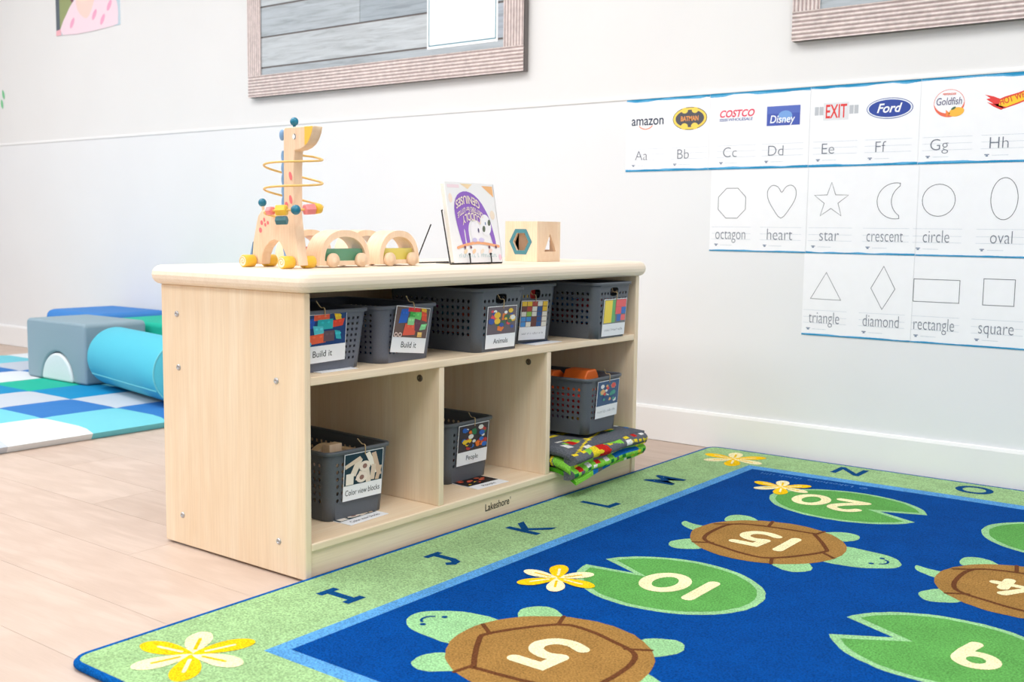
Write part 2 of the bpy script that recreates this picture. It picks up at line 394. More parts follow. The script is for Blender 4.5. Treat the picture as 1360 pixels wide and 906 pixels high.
DIG = {'0': [('c', [(.30+.30*math.cos(t), .5+.42*math.sin(t)) for t in [i*2*PI/28 for i in range(28)]])],
 '1': [('o', [(.12, .05), (.12, .95)])],
 '2': [('o', smooth([(.03, .74), (.14, .9), (.34, .95), (.54, .84), (.55, .64), (.36, .38), (.06, .07)], 4, False)), ('o', [(.06, .06), (.62, .06)])],
 '3': [('o', smooth([(.05, .88), (.3, .95), (.52, .78), (.42, .58), (.22, .53)], 4, False)), ('o', smooth([(.22, .53), (.5, .45), (.56, .25), (.4, .07), (.05, .08)], 4, False))],
 '4': [('o', [(.42, .95), (.05, .34), (.7, .34)]), ('o', [(.5, .62), (.5, .05)])],
 '5': [('o', [(.58, .94), (.13, .94), (.09, .53)]), ('o', smooth([(.09, .53), (.3, .6), (.52, .52), (.6, .32), (.48, .1), (.25, .04), (.02, .12)], 4, False))],
 '6': [('c', [(.30+.24*math.cos(t), .28+.24*math.sin(t)) for t in [i*2*PI/24 for i in range(24)]]), ('o', smooth([(.06, .3), (.12, .6), (.28, .82), (.45, .95)], 4, False))],
 '7': [('o', [(.02, .94), (.6, .94), (.22, .05)])],
 '8': [('c', [(.30+.22*math.cos(t), .73+.2*math.sin(t)) for t in [i*2*PI/24 for i in range(24)]]), ('c', [(.30+.26*math.cos(t), .28+.25*math.sin(t)) for t in [i*2*PI/24 for i in range(24)]])],
 '9': [('c', [(.30+.25*math.cos(t), .68+.25*math.sin(t)) for t in [i*2*PI/24 for i in range(24)]]), ('o', [(.55, .68), (.53, .40), (.46, .03)])]}
DW = {'1': .26}
def numeral(par, s, cx, cy, h):
    mb = MB(); w = sum(DW.get(c, .62) for c in s)*h + .22*h*(len(s)-1)
    F = Fr((cx, cy, RT), (-1, 0, 0), (0, -1, 0), .00025); x = -w/2
    for c in s:
        for j, (kd, pts) in enumerate(DIG[c]):
            fstroke(mb, F, [(x+a*h, (b-.5)*h) for a, b in pts], .215*h, C_CRM, 6+j*.4, kd == 'c')
        x += (DW.get(c, .62)+.22)*h
    return mb.build('numeral', M['pile'], par)
def lily(cx, cy, num, notch, spread=.34, h=.10, nx=0.0, rx=.185, ry=.157, flower=None):
    n = 60; pts = []
    a0 = notch+spread/2; a1 = notch-spread/2+2*PI
    out = [(cx+rx*math.cos(a0+(a1-a0)*i/n), cy+ry*math.sin(a0+(a1-a0)*i/n)) for i in range(n+1)]
    tip = (cx+rx*.45*math.cos(notch), cy+ry*.45*math.sin(notch))
    mb = MB(); fpoly(mb, RF, [tip]+jit(out), C_PADE, 3); o = mb.build('lily_pad', M['pile'], rug)
    k = .915; da = .10
    inn = [(cx+rx*k*math.cos(a0+da+(a1-a0-2*da)*i/n), cy+ry*k*math.sin(a0+da+(a1-a0-2*da)*i/n)) for i in range(n+1)]
    tip2 = (cx+rx*.28*math.cos(notch), cy+ry*.28*math.sin(notch))
    mb = MB(); fpoly(mb, RF, [tip2]+jit(inn), C_PAD, 4); mb.build('pad_field', M['pile'], o)
    numeral(o, num, cx+nx, cy, h); return o
def flower(par, cx, cy, r, rot, k=4, name='flower'):
    mb = MB()
    for i in range(6):
        a = rot+i*PI/3; c, q = math.cos(a), math.sin(a); L = r*(1.0 if i % 2 else .93)
        pet = smooth([(0, 0), (.38*L, .20*L), (.75*L, .235*L), (1.0*L, .08*L), (.97*L, -.12*L), (.7*L, -.215*L), (.35*L, -.16*L)], 4)
        col, c2 = (C_YEL, C_CRM) if i % 2 else (C_CRM, rgb(240, 196, 20))
        fpoly(mb, RF, [(cx+x*c-y*q, cy+x*q+y*c) for x, y in pet], col, k+i*.15)
        fstroke(mb, RF, [(cx+x*c, cy+x*q) for x in (.22*L, .68*L)], .045*L*1.4, c2, k+1.5)
    return mb.build(name, M['pile'], par)
def turtle(cx, cy, num, d, h=.10, rot=0.0):
    # d=+1 head towards +X ; local authored from the one that swims towards +X
    c, q = math.cos(rot), math.sin(rot)
    def T(p): x, y = p[0]*d, p[1]*d; return (cx+x*c-y*q, cy+x*q+y*c)
    limbs = {'head': [(.14, .06), (.20, .068), (.25, .058), (.281, .025), (.281, -.010), (.256, -.036), (.212, -.060), (.14, -.055)],
             'fl1': [(.06, .12), (.10, .172), (.137, .172), (.151, .147), (.146, .120), (.12, .10)],
             'fl2': [(.075, -.14), (.102, -.165), (.13, -.168), (.152, -.144), (.150, -.118), (.12, -.09)],
             'fl3': [(-.13, -.09), (-.158, -.127), (-.157, -.153), (-.14, -.173), (-.117, -.171), (-.085, -.14)],
             'fl4': [(-.145, .09), (-.156, .139), (-.138, .162), (-.109, .160), (-.085, .135), (-.10, .10)],
             'tail': [(-.15, .012), (-.190, .020), (-.214, .028), (-.214, .010), (-.194, -.014), (-.15, -.03)]}
    mb = MB(); fpoly(mb, RF, [T(x) for x in jit([(.166*math.cos(t), .164*math.sin(t)) for t in [i*2*PI/64 for i in range(64)]])], C_SH, 4); o = mb.build('turtle', M['pile'], rug)
    for j, (nm, p) in enumerate(limbs.items()):
        mb = MB(); fpoly(mb, RF, [T(x) for x in jit(smooth(p, 4), .0008)], C_PADE, 3+.1*j); mb.build('flipper' if nm[:2] == 'fl' else nm, M['pile'], o)
    hx = smooth([(-.117, -.066), (-.127, -.009), (-.118, .073), (-.056, .105), (.048, .118), (.063, .112), (.118, .033), (.126, -.007), (.062, -.110), (.005, -.12), (-.052, -.105), (-.094, -.091)], 3)
    mb = MB(); fstroke(mb, RF, [T(x) for x in hx], .0095, C_SHL, 5, True)
    for a, b in (((-.118, .073), (-.15, .05)), ((-.045, .108), (-.055, .155)), ((.063, .112), (.07, .15)), ((.124, -.004), (.16, -.03)), ((.06, -.11), (.075, -.148)), ((-.085, -.09), (-.12, -.112))):
        fstroke(mb, RF, [T(a), T(b)], .008, C_SHL, 5.2)
    mb.build('shell_seam', M['pile'], o)
    mb = MB()
    for a, b in ((.233, -.015), (.239, .034)): fell(mb, RF, *T((a, b)), .0055, .0055, C_LET, 5, 12)
    fstroke(mb, RF, [T(x) for x in arc(.246, .010, .012, .016, -80, 80, 8)], .005, C_LET, 5); mb.build('face', M['pile'], o)
    numeral(o, num, cx, cy, h); return o
turtle(.577, -1.706, '5', -1, .115); turtle(.582, -.898, '15', 1, .108)
p10 = lily(.555, -1.285, '10', 2.98, .34, .115, .02); flower(p10, .376, -1.398, .082, 1.05, 7)
p20 = lily(.605, -.487, '20', -.03, .56, .113, -.042, .19, .152); flower(p20, .405, -.412, .082, 1.9, 7)
lily(1.065, -1.285, '9', 3.2, .62, .105, .05); turtle(1.106, -.892, '14', 1); lily(1.108, -.482, '19', .0, .34); turtle(1.10, -1.706, '4', 1)
rest = {3: (1.63, ['3', '8', '13', '18']), 4: (2.15, ['2', '7', '12', '17']), 5: (2.67, ['1', '6', '11', '16'])}
for k, (x, ns) in rest.items():
    for j, s_ in enumerate(ns):
        y = (-1.70, -1.29, -.89, -.485)[j]
        if (j+k) % 2: turtle(x, y, s_, 1 if k % 2 else -1)
        else: lily(x, y, s_, 0.2*k)
# border letters
def letter(ch, x, y, up, h=.082):
    mb = MB(); F = Fr((x, y, RT), (up[1], -up[0], 0), (up[0], up[1], 0), .00025); hh = h
    if ch == 'I':
        for kk, p in ((1.2, [(0, -.4), (0, .4)]), (1.8, [(-.27, .42), (.27, .42)]), (1.8, [(-.27, -.42), (.27, -.42)])): fstroke(mb, F, [(a*hh, b*hh) for a, b in p], .2*hh, C_LET, kk, cap=False)
    elif ch == 'J':
        fstroke(mb, F, [(a*hh, b*hh) for a, b in [(.12, .42), (.12, -.2), (.04, -.38), (-.12, -.42), (-.26, -.3)]], .2*hh, C_LET, 1.5, cap=False)
        fstroke(mb, F, [(-.2*hh, .42*hh), (.36*hh, .42*hh)], .17*hh, C_LET, 1.8, cap=False)
    else: ftext(mb, F, ch, 0, -hh/2, hh, C_LET, 1.5, 'c', 0.025)
    return mb.build('letter', M['pile'], rug)
for ch, y in zip('IJKLM', (-1.727, -1.443, -1.143, -.855, -.535)): letter(ch, .125, y, (-1, 0))
for i, ch in enumerate('NOPQRSTU'): letter(ch, .474+.334*i, ysh(1, -.128), (0, 1))
for ch, y in zip('VWXYZ', (-.535, -.855, -1.143, -1.443, -1.727)): letter(ch, RX1-.115, y, (1, 0))
for i, ch in enumerate('HGFEDCBA'): letter(ch, .474+.334*i, -2.085, (0, -1))
flower(rug, .145, -2.062, .10, math.radians(133), 2); flower(rug, .149, -.165, .10, math.radians(110), 2)
flower(rug, RX1-.13, -2.062, .10, .4, 2); flower(rug, RX1-.13, -.15, .10, .4, 2)
mb = MB(); F = Fr((.585, -.268, RT), (-1, -.03, 0), (.03, -1, 0), .00025); CN_ = rgb(84, 140, 200)
fstroke(mb, F, arc(.010, .010, .009, .009, 0, 345, 14), .0025, CN_, 3, True); fstroke(mb, F, arc(.010, .010, .004, .004, 50, 310, 8), .002, CN_, 3)
ftext(mb, F, 'Lakeshore', .038, .0, .019, CN_, 3, 'l', 0, .125); scribble(mb, F, .18, .30, 0, .019, (8, 5), CN_, 3); mb.build('maker_name', M['pile'], rug)

# ================================================================== WALL SHEETS
WH = rgb(246, 247, 250); INK = rgb(112, 118, 132); RULE = rgb(196, 206, 216); TEAL = rgb(0, 140, 190); TEAL2 = rgb(90, 175, 220)
def ragged(mb, F, w, y0, th, top, seed):
    rn = random.Random(seed); n = 60; cp = [rn.random() for _ in range(9)]; cq = [rn.random() for _ in range(9)]
    def nz(c, t):
        k = min(7, int(t*8)); q = t*8-k; q = q*q*(3-2*q); return c[k]*(1-q)+c[k+1]*q
    def band_(f0, f1, col, k):
        for i in range(n):
            t0, t1 = i/n, (i+1)/n; P_ = []
            for t, f in ((t0, f0), (t1, f0), (t1, f1), (t0, f1)):
                d = th*f(t)+rn.uniform(-.0003, .0003); P_.append((w*t, y0-d if top else y0+d))
            fpoly(mb, F, P_ if not top else [P_[3], P_[2], P_[1], P_[0]], col, k)
    band_(lambda t: 0, lambda t: .55+.45*nz(cp, t), TEAL2, 1)
    band_(lambda t: .05, lambda t: .25+.5*nz(cq, t), TEAL, 2)
def sheet(x, z0, w, h, items, label, seed, topc=True, botc=True):
    o = empty('letter_sheet' if items[0][2] else 'shape_sheet', (x+w/2, -.0005, z0)); tag(o, label, 'poster')
    mb = MB().box(x, x+w, -.0012-.0002*(seed % 3), -.0002, z0, z0+h); mb.build('paper', mat_w, o)
    F = Fr((x, -.0012-.0002*(seed % 3), z0), (1, 0, 0), (0, 0, 1), .0003)
    if topc: mb = MB(); ragged(mb, F, w, h, .014 if items[0][2] else .008, True, seed); mb.build('blue_border', M['print'], o)
    if botc: mb = MB(); ragged(mb, F, w, 0, .009 if items[0][2] else .006, False, seed+9); mb.build('blue_border', M['print'], o)
    for cx, body, logo, draw in items:
        mb = MB(); lx = cx-x
        if logo: ys = (.072, .0545, .037) ; tx, ty, th = body, .037, .030
        else: ys = (.0745, .0545, .037); tx, ty, th = body, .037, .034
        for yy in ys: frect(mb, F, lx-.065, lx+.065, yy-.0004, yy+.0004, RULE, 1)
        ftext(mb, F, tx, lx-(.02 if logo else .002), ty, th, INK, 2, 'c', -0.014, {'octagon': .100, 'heart': .080, 'star': .058, 'crescent': .102, 'circle': .070, 'oval': .055, 'triangle': .092, 'diamond': .102, 'rectangle': .108, 'square': .088}.get(tx))
        frect(mb, F, lx-.055, lx-.043, .020, .0225, rgb(120, 135, 160), 1); frect(mb, F, lx-.052, lx-.046, .016, .0195, rgb(120, 135, 160), 1)
        frect(mb, F, lx-.036, lx+.005, .0185, .0195, RULE, 1)
        mb.build('writing', M['print'], o)
        mb = MB(); draw(mb, F, lx); mb.build('picture', M['print'], o)
    return o
mat_w = mat_plain('sheet_paper', WH, 0.5, 0.01, 30)
def dr_amazon(mb, F, x):
    ftext(mb, F, 'amazon', x, .148, .030, rgb(50, 62, 84), 1, 'c', 0.012, .118)
    fstroke(mb, F, arc(x-.006, .152, .026, .017, 205, 335, 10), .0035, rgb(245, 150, 120), 1)
def dr_bat(mb, F, x):
    fell(mb, F, x, .161, .060, .0355, rgb(70, 66, 60), 1); fell(mb, F, x, .161, .058, .0335, rgb(252, 216, 96), 2)
    fell(mb, F, x, .161, .050, .027, rgb(84, 84, 92), 3)
    for dx, dy, r in ((-.018, .186, .009), (.018, .186, .009), (-.018, .137, .010), (.018, .137, .010)): fell(mb, F, x+dx, dy, r*1.25, r, rgb(252, 216, 96), 4, 16)
    ftext(mb, F, 'BATMAN', x, .154, .014, rgb(240, 160, 90), 5, 'c', .03, .062)
def dr_costco(mb, F, x):
    ftext(mb, F, 'COSTCO', x, .158, .020, rgb(230, 80, 104), 1, 'c', .03, .115, .25)
    ftext(mb, F, 'WHOLESALE', x+.012, .146, .008, rgb(70, 90, 160), 1, 'c', .02, .08, .15)
    for k in range(3): frect(mb, F, x-.058, x-.030, .146+.003*k, .1475+.003*k, rgb(70, 90, 160), 1)
def dr_disney(mb, F, x):
    frect(mb, F, x-.052, x+.052, .125, .182, rgb(72, 92, 180), 1); frect(mb, F, x-.052, x+.052, .160, .182, rgb(88, 110, 192), 2)
    fell(mb, F, x+.006, .152, .022, .016, rgb(120, 165, 225), 3)
    ftext(mb, F, 'Disney', x-.002, .133, .022, rgb(244, 248, 255), 4, 'c', .012, .078, .15)
def dr_exit(mb, F, x):
    frect(mb, F, x-.038, x+.036, .132, .182, rgb(226, 228, 232), 1)
    for sx in (-1, 1):
        for k in range(2): frect(mb, F, x+sx*(.044+.014*k)-.006, x+sx*(.044+.014*k)+.006, .148, .172, rgb(190, 194, 200), 1)
    ftext(mb, F, 'EXIT', x, .139, .037, rgb(228, 62, 62), 2, 'c', .015, .062)
def dr_ford(mb, F, x):
    fell(mb, F, x, .157, .0645, .029, rgb(70, 90, 160), 1); fell(mb, F, x, .157, .0625, .0272, rgb(235, 240, 248), 2); fell(mb, F, x, .157, .0585, .0240, rgb(48, 74, 160), 3)
    ftext(mb, F, 'Ford', x, .146, .024, rgb(246, 248, 252), 4, 'c', .02, .07, .3)
def dr_gold(mb, F, x):
    n = 40
    for i in range(n):
        a0, a1 = 2*PI*i/n, 2*PI*(i+1)/n; w0 = .0012+.009*max(0, math.sin((i/n)*2*PI+PI))
        c = rgb(238, 110, 84)
        fpoly(mb, F, [(x+.040*math.cos(a0), .161+.037*math.sin(a0)), (x+.040*math.cos(a1), .161+.037*math.sin(a1)), (x+(.040-w0)*math.cos(a1), .161+(.037-w0)*math.sin(a1)), (x+(.040-w0)*math.cos(a0), .161+(.037-w0)*math.sin(a0))], c, 1)
    fell(mb, F, x+.020, .137, .020, .012, rgb(250, 190, 70), 2, 20, .2); fpoly(mb, F, [(x+.004, .134), (x-.008, .144), (x-.006, .124)], rgb(244, 140, 70), 2)
    fell(mb, F, x+.012, .147, .007, .003, rgb(80, 110, 80), 3, 12, .5)
    ftext(mb, F, 'Goldfish', x, .157, .019, rgb(84, 76, 120), 3, 'c', .0, .066, .15); ftext(mb, F, 'PEPPERIDGE', x, .183, .005, rgb(238, 110, 84), 3, 'c', .02, .034)
def dr_hot(mb, F, x):
    fpoly(mb, F, [(x-.058, .166), (x-.030, .146), (x-.012, .139), (x+.02, .149), (x+.07, .168), (x+.07, .196), (x+.02, .178), (x-.012, .170), (x-.024, .165), (x-.04, .172), (x-.062, .178), (x-.048, .168)], rgb(232, 62, 60), 1)
    fpoly(mb, F, [(x-.056, .158), (x-.040, .146), (x-.02, .136), (x-.012, .140), (x-.025, .152), (x-.036, .152)], rgb(232, 62, 60), 1)
    fpoly(mb, F, [(x-.026, .148), (x-.008, .143), (x+.02, .153), (x+.07, .172), (x+.07, .192), (x+.02, .174), (x-.010, .166), (x-.024, .160)], rgb(252, 206, 50), 2)
    ftext(mb, F.at(x-.022, .148, .3), 'HOT WHEELS', 0, 0, .016, rgb(228, 80, 50), 4, 'l', .02, .098)
def outline(pts): return lambda mb, F, x: fstroke(mb, F, [(x+a, b) for a, b in pts], .0016, rgb(70, 74, 82), 1, True)
def mk(pts, cx, z0): return outline([(a-cx, b-z0) for a, b in pts])
oct_ = outline([(.0465*1.06*math.cos(PI/8+i*PI/4), .147+.0465*1.06*math.sin(PI/8+i*PI/4)) for i in range(8)])
heart = outline(smooth([(0, .178), (.012, .194), (.03, .199), (.044, .185), (.043, .160), (.026, .130), (0, .102), (-.026, .130), (-.043, .160), (-.044, .185), (-.03, .199), (-.012, .194)], 3))
star = outline([((.053 if i % 2 == 0 else .0215)*math.cos(PI/2+i*PI/5), .152+(.053 if i % 2 == 0 else .0215)*math.sin(PI/2+i*PI/5)) for i in range(10)])
cres = outline(arc(.024, .151, .052, .05, 78, 282, 20)+arc(.074, .151, .062, .053, 230, 130, 16))
circ = outline(arc(0, .152, .0435, .0435, 0, 345, 23)); oval = outline(arc(0, .155, .0335, .055, 0, 350, 35))
Z1, Z2, Z3 = .871, .621, .380; H1, H2, H3 = .2335, .2475, .2385
sheet(-.3485, Z1, .299, H1, [(-.270, 'Aa', 1, dr_amazon), (-.118, 'Bb', 1, dr_bat)], 'white wall sheet with handwritten letters Aa and Bb, leftmost of top row', 1)
sheet(-.0485, Z1, .322, H1, [(.043, 'Cc', 1, dr_costco), (.192, 'Dd', 1, dr_disney)], 'white wall sheet with handwritten letters Cc and Dd below logos', 2)
sheet(.2745, Z1, .3125, H1, [(.352, 'Ee', 1, dr_exit), (.504, 'Ff', 1, dr_ford)], 'white wall sheet with handwritten letters Ee and Ff below a red EXIT sign', 3)
sheet(.588, Z1, .315, H1, [(.663, 'Gg', 1, dr_gold), (.815, 'Hh', 1, dr_hot)], 'white wall sheet with handwritten letters Gg and Hh at the right edge', 4)
sheet(-.037, Z2, .313, H2, [(.035, 'octagon', 0, oct_), (.196, 'heart', 0, heart)], 'white wall sheet with outlined octagon and heart', 5, False)
sheet(.277, Z2, .3155, H2, [(.348, 'star', 0, star), (.509, 'crescent', 0, cres)], 'white wall sheet with outlined star and crescent', 6, False)
sheet(.594, Z2, .3155, H2, [(.649, 'circle', 0, circ), (.816, 'oval', 0, oval)], 'white wall sheet with outlined circle and oval', 7, False)
sheet(.274, Z3, .318, H3, [(.343, 'triangle', 0, outline([(0, .186), (-.045, .108), (.046, .107)])), (.509, 'diamond', 0, outline([(0, .209), (-.034, .146), (0, .087), (.034, .146)]))], 'white wall sheet with outlined triangle and diamond in the lowest row', 8, False)
sheet(.593, Z3, .318, H3, [(.655, 'rectangle', 0, outline([(-.061, .177), (.061, .177), (.061, .115), (-.061, .115)])), (.816, 'square', 0, outline([(-.039, .184), (.039, .184), (.039, .114), (-.039, .114)]))], 'white wall sheet with outlined rectangle and square in the lowest row', 9, False)

# ================================================================== BULLETIN BOARDS
def mat_plankprint(i):
    t = NT('grey_plank_print_%d' % i, 0.5, 0.3); a = [(176, 184, 190), (160, 170, 178), (190, 196, 200), (168, 176, 186)][i]
    n = t.noise(3.0, t.obj((1.5, 20, 22)), 4.0, 0.65, 0.8); c = rgb(a)
    t.base(t.ramp(n.outputs['Fac'], [(0.28, tuple(v*.72 for v in c[:3])+(1,)), (0.5, c), (0.75, tuple(min(1, v*1.18) for v in c[:3])+(1,))]))
    return t.m
PPM = [mat_plankprint(i) for i in range(4)]
cor_a, cor_b = rgb(232, 220, 216), rgb(150, 128, 126)
def corr(mb, along, a0, a1, c0, c1, y, n=7):
    # corrugated border strip: ridges run along 'x' or 'z'
    m = n*8; prof = [(c0+(c1-c0)*i/m, .0025*(.5+.5*math.cos(2*PI*i*n/m))) for i in range(m+1)]
    for i in range(m):
        (p, d), (q, e) = prof[i], prof[i+1]; hgt = (d+e)/2/.0025
        col = tuple(cor_b[k]+(cor_a[k]-cor_b[k])*min(1, .15+hgt*.95) for k in range(3))+(1,)
        if along == 'x': mb.poly([(a0, y-d, p), (a1, y-d, p), (a1, y-e, q), (a0, y-e, q)], col)
        else: mb.poly([(p, y-d, a0), (q, y-e, a0), (q, y-e, a1), (p, y-d, a1)], col)
CORM = mat_attr('corrugated_card', 0.7, 0.12, 60, spec=0.2)
def board(x0, x1, z0, z1, label, rows, bw=.088):
    o = empty('bulletin_board', ((x0+x1)/2, 0, z0)); tag(o, label, 'bulletin board'); D = -.022
    MB().box(x0, x1, D, -.0005, z0, z1).build('backing', mat_plain('board_backing', rgb(120, 114, 112), .8), o, bevel=.001)
    for a, (p, q, cuts) in enumerate(rows):
        cs = [x0+bw-.01]+cuts+[x1-bw+.01]
        for k in range(len(cs)-1):
            MB().box(cs[k]+.0012, cs[k+1]-.0012, D-.003, D, p+.0035, q-.0035).build('plank', PPM[(a*2+k) % 4], o)
    for nm, args in (('border_strip', ('x', x0, x1, z0, z0+bw)), ('border_strip', ('x', x0, x1, z1-bw, z1)), ('border_strip', ('z', z0+bw, z1-bw, x0, x0+bw)), ('border_strip', ('z', z0+bw, z1-bw, x1-bw, x1))):
        mb = MB(); corr(mb, *args, D-.0045, 7); q = mb.build(nm, CORM, o)
        # depth for the strip
        mb2 = MB()
    return o
board(-2.222, -.753, 1.225, 2.15, 'large framed bulletin board with grey plank backing and a white notice, left of the sheets',
      [(1.30, 1.343, []), (1.343, 1.468, [-1.19]), (1.468, 1.592, [-1.55]), (1.592, 1.715, [-1.2]), (1.715, 1.84, [-1.7]), (1.84, 1.965, [-1.3]), (1.965, 2.08, [-1.6])])
board(.219, 1.69, 1.232, 2.15, 'bulletin board with striped frame above the alphabet sheets', [(1.30, 1.46, [1.1]), (1.46, 1.585, [.7]), (1.585, 1.71, [1.2]), (1.71, 1.835, [.8]), (1.835, 1.96, [1.0]), (1.96, 2.08, [.6])], .083)
nt = empty('notice_sheet', (-1.03, -.026, 1.335)); tag(nt, 'white notice page with a thin teal border pinned to the left bulletin board', 'notice')
MB().box(-1.200, -.868, -.0262, -.0252, 1.335, 1.78).build('paper', mat_w, nt)
mb = MB(); F = Fr((-1.200, -.0262, 1.335), (1, 0, 0), (0, 0, 1), .0003)
for a in ((.008, .324, .010, .0135), (.008, .0115, .010, .435), (.3205, .324, .010, .435), (.008, .324, .4315, .435)): frect(mb, F, *a, rgb(30, 130, 150), 1)
rn = random.Random(3)
for k in range(16): frect(mb, F, .02, .02+.06+.09*rn.random() if k % 3 else .10, .085+.021*k, .0865+.021*k, rgb(206, 210, 216), 1)
mb.build('print', M['print'], nt)

# ================================================================== WALL PHOTO AND LEAVES
ph = empty('photo_print', (-3.48, 0, 1.635)); tag(ph, 'photo print of a child in a pink top taped to the wall, upper left', 'photo')
MB().box(-3.765, -3.195, -.0012, 0.001, 1.635, 2.05).build('paper', mat_w, ph)
mb = MB(); F = Fr((-3.765, -.0012, 1.635), (1, 0, 0), (0, 0, 1), .0003)
frect(mb, F, 0, .57, 0, .415, rgb(196, 214, 224), 1); frect(mb, F, 0, .16, .02, .415, rgb(150, 160, 110), 2); frect(mb, F, .0, .035, .02, .415, rgb(90, 100, 110), 2.5)
fpoly(mb, F, smooth([(.06, 0), (.10, .10), (.20, .17), (.33, .17), (.45, .20), (.54, .12), (.55, .03), (.50, 0)], 3), rgb(244, 220, 230), 3)
fpoly(mb, F, smooth([(.20, .11), (.28, .06), (.34, .12), (.36, .20), (.2, .2)], 3), rgb(250, 214, 204), 3.5)
fell(mb, F, .26, .27, .12, .13, rgb(252, 220, 206), 4); fpoly(mb, F, smooth([(.12, .2), (.13, .34), (.2, .42), (.34, .42), (.4, .33), (.3, .36), (.19, .33), (.16, .2)], 3), rgb(110, 84, 70), 5)
fell(mb, F, .275, .205, .022, .007, rgb(236, 150, 160), 5, 12); fell(mb, F, .155, .17, .016, .02, rgb(120, 80, 90), 4.5, 12)
for a, b in ((.35, .07), (.48, .10), (.42, .04), (.15, .05)): fell(mb, F, a, b, .03, .014, rgb(240, 170, 200), 4, 12, .9)
fpoly(mb, F, [(0, 0), (.05, 0), (.04, .03), (0, .025)], rgb(240, 180, 190), 6)
mb.build('picture', M['print'], ph)
for (x, z, rt, lb_) in ((-4.322, 1.376, 1.9, 'pale green leaf decal on the far left wall, upper of two'), (-4.340, 1.326, 1.85, 'pale green leaf decal on the far left wall, lower of two')):
    F = Fr((x, -.0003, z), (1, 0, 0), (0, 0, 1), .0004).at(0, 0, rt); mb = MB()
    fpoly(mb, F, smooth([(-.026, 0), (-.01, .011), (.012, .010), (.028, 0), (.012, -.011), (-.01, -.010)], 3), rgb(122, 206, 150), 1)
    fstroke(mb, F, [(-.026, 0), (.028, 0)], .002, rgb(90, 180, 120), 2)
    for v in mb.v[:0]: pass
    tag(mb.build('leaf_decal', M['print'], None, (x, -.0003, z)), lb_, 'decal')

# ================================================================== BASKETS
def basket_mesh(wt, wb, dt, db, h, r, cf, cs, rows, bb, bt, hf, square, handle):
    mb = MB(); lerp = lambda a, b, t: a+(b-a)*t
    def wallP(side, s, v):   # s in 0..1 along straight run
        a = lerp(wb, wt, v)/2; b = lerp(db, dt, v)/2; z = v*h
        if side == 0: return (b, lerp(-(a-r), a-r, s), z)
        if side == 1: return (lerp(b-r, -(b-r), s), a, z)
        if side == 2: return (-b, lerp(a-r, -(a-r), s), z)
        return (lerp(-(b-r), b-r, s), -a, z)
    v0, v1 = bb/h, 1-bt/h; dv = (v1-v0)/rows; vH = v1+(1-v1)*.42
    for side in range(4):
        cols = cf if side % 2 == 0 else cs
        skip = set()
        if handle and side % 2 == 0:
            m = cols//2; w = 3 if cols % 2 else 4; c0 = (cols-w)//2; skip = {(c, rows-1) for c in range(c0, c0+w)}
        def cell(s0, s1, w0, w1, ang, nrm):
            sc, wc = (s0+s1)/2, (w0+w1)/2; out = []; inn = []
            for kx, ky in ((1, 0), (1, 1), (0, 1), (-1, 1), (-1, 0), (-1, -1), (0, -1), (1, -1)):
                out.append(wallP(side, sc+kx*(s1-s0)/2, wc+ky*(w1-w0)/2))
                q = nrm if square else nrm*(1.0 if kx*ky == 0 else .74)
                inn.append(wallP(side, sc+kx*(s1-s0)/2*q*ang[0], wc+ky*(w1-w0)/2*q*ang[1]))
            mb.add(out+inn, [(k, (k+1) % 8, 8+(k+1) % 8, 8+k) for k in range(8)])
        for c in range(cols):
            s0, s1 = c/cols, (c+1)/cols
            sm_ = (s0+s1)/2; hc = (c, rows-1) in skip
            mb.poly([wallP(side, s0, 0), wallP(side, s1, 0), wallP(side, s1, v0), wallP(side, sm_, v0), wallP(side, s0, v0)])
            vt = vH if hc else v1
            mb.poly([wallP(side, s0, vt), wallP(side, sm_, vt), wallP(side, s1, vt), wallP(side, s1, 1), wallP(side, s0, 1)])
            for k in range(rows):
                if (c, k) in skip: continue
                cell(s0, s1, v0+k*dv, v0+(k+1)*dv, (1, 1), hf)
        if skip:
            c0 = min(c for c, k in skip); c1 = max(c for c, k in skip)+1; s0, s1 = c0/cols, c1/cols; w0, w1 = v0+(rows-1)*dv, vH
            N = 24; out = []; inn = []; sc, wc = (s0+s1)/2, (w0+w1)/2
            for i in range(N):
                t = 2*PI*i/N; cx, sy = math.cos(t), math.sin(t); m = max(abs(cx), abs(sy)); out.append(wallP(side, sc+cx/m*(s1-s0)/2, wc+sy/m*(w1-w0)/2))
                e = lambda q: math.copysign(abs(q)**.55, q)
                inn.append(wallP(side, sc+e(cx)*(s1-s0)/2*.93, wc+e(sy)*(w1-w0)/2*.98))
            mb.add(out+inn, [(k, (k+1) % N, N+(k+1) % N, N+k) for k in range(N)])
        # corner after this side
        nseg = 5; prev = None
        for lvl in (0,):
            pass
        def cornerP(i, v):
            a = lerp(wb, wt, v)/2; b = lerp(db, dt, v)/2; t = math.radians(90*i/nseg)
            cx, cy, a0 = [(b-r, a-r, 0), (-(b-r), a-r, PI/2), (-(b-r), -(a-r), PI), (b-r, -(a-r), 1.5*PI)][side]
            return (cx+r*math.cos(a0+t), cy+r*math.sin(a0+t), v*h)
        vv = [0]+[v0+dv*q/2 for q in range(2*rows+1)]+[1]
        for i in range(nseg):
            for k in range(len(vv)-1): mb.add([cornerP(i, vv[k]), cornerP(i+1, vv[k]), cornerP(i+1, vv[k+1]), cornerP(i, vv[k+1])], [(0, 1, 2, 3)], None, True)
    return mb
def ring(a, b, r, n=5):
    out = []
    for cx, cy, a0 in ((b-r, a-r, 0), (-(b-r), a-r, PI/2), (-(b-r), -(a-r), PI), (b-r, -(a-r), 1.5*PI)):
        out += [(cx+r*math.cos(a0+PI/2*i/n), cy+r*math.sin(a0+PI/2*i/n)) for i in range(n+1)]
    return out
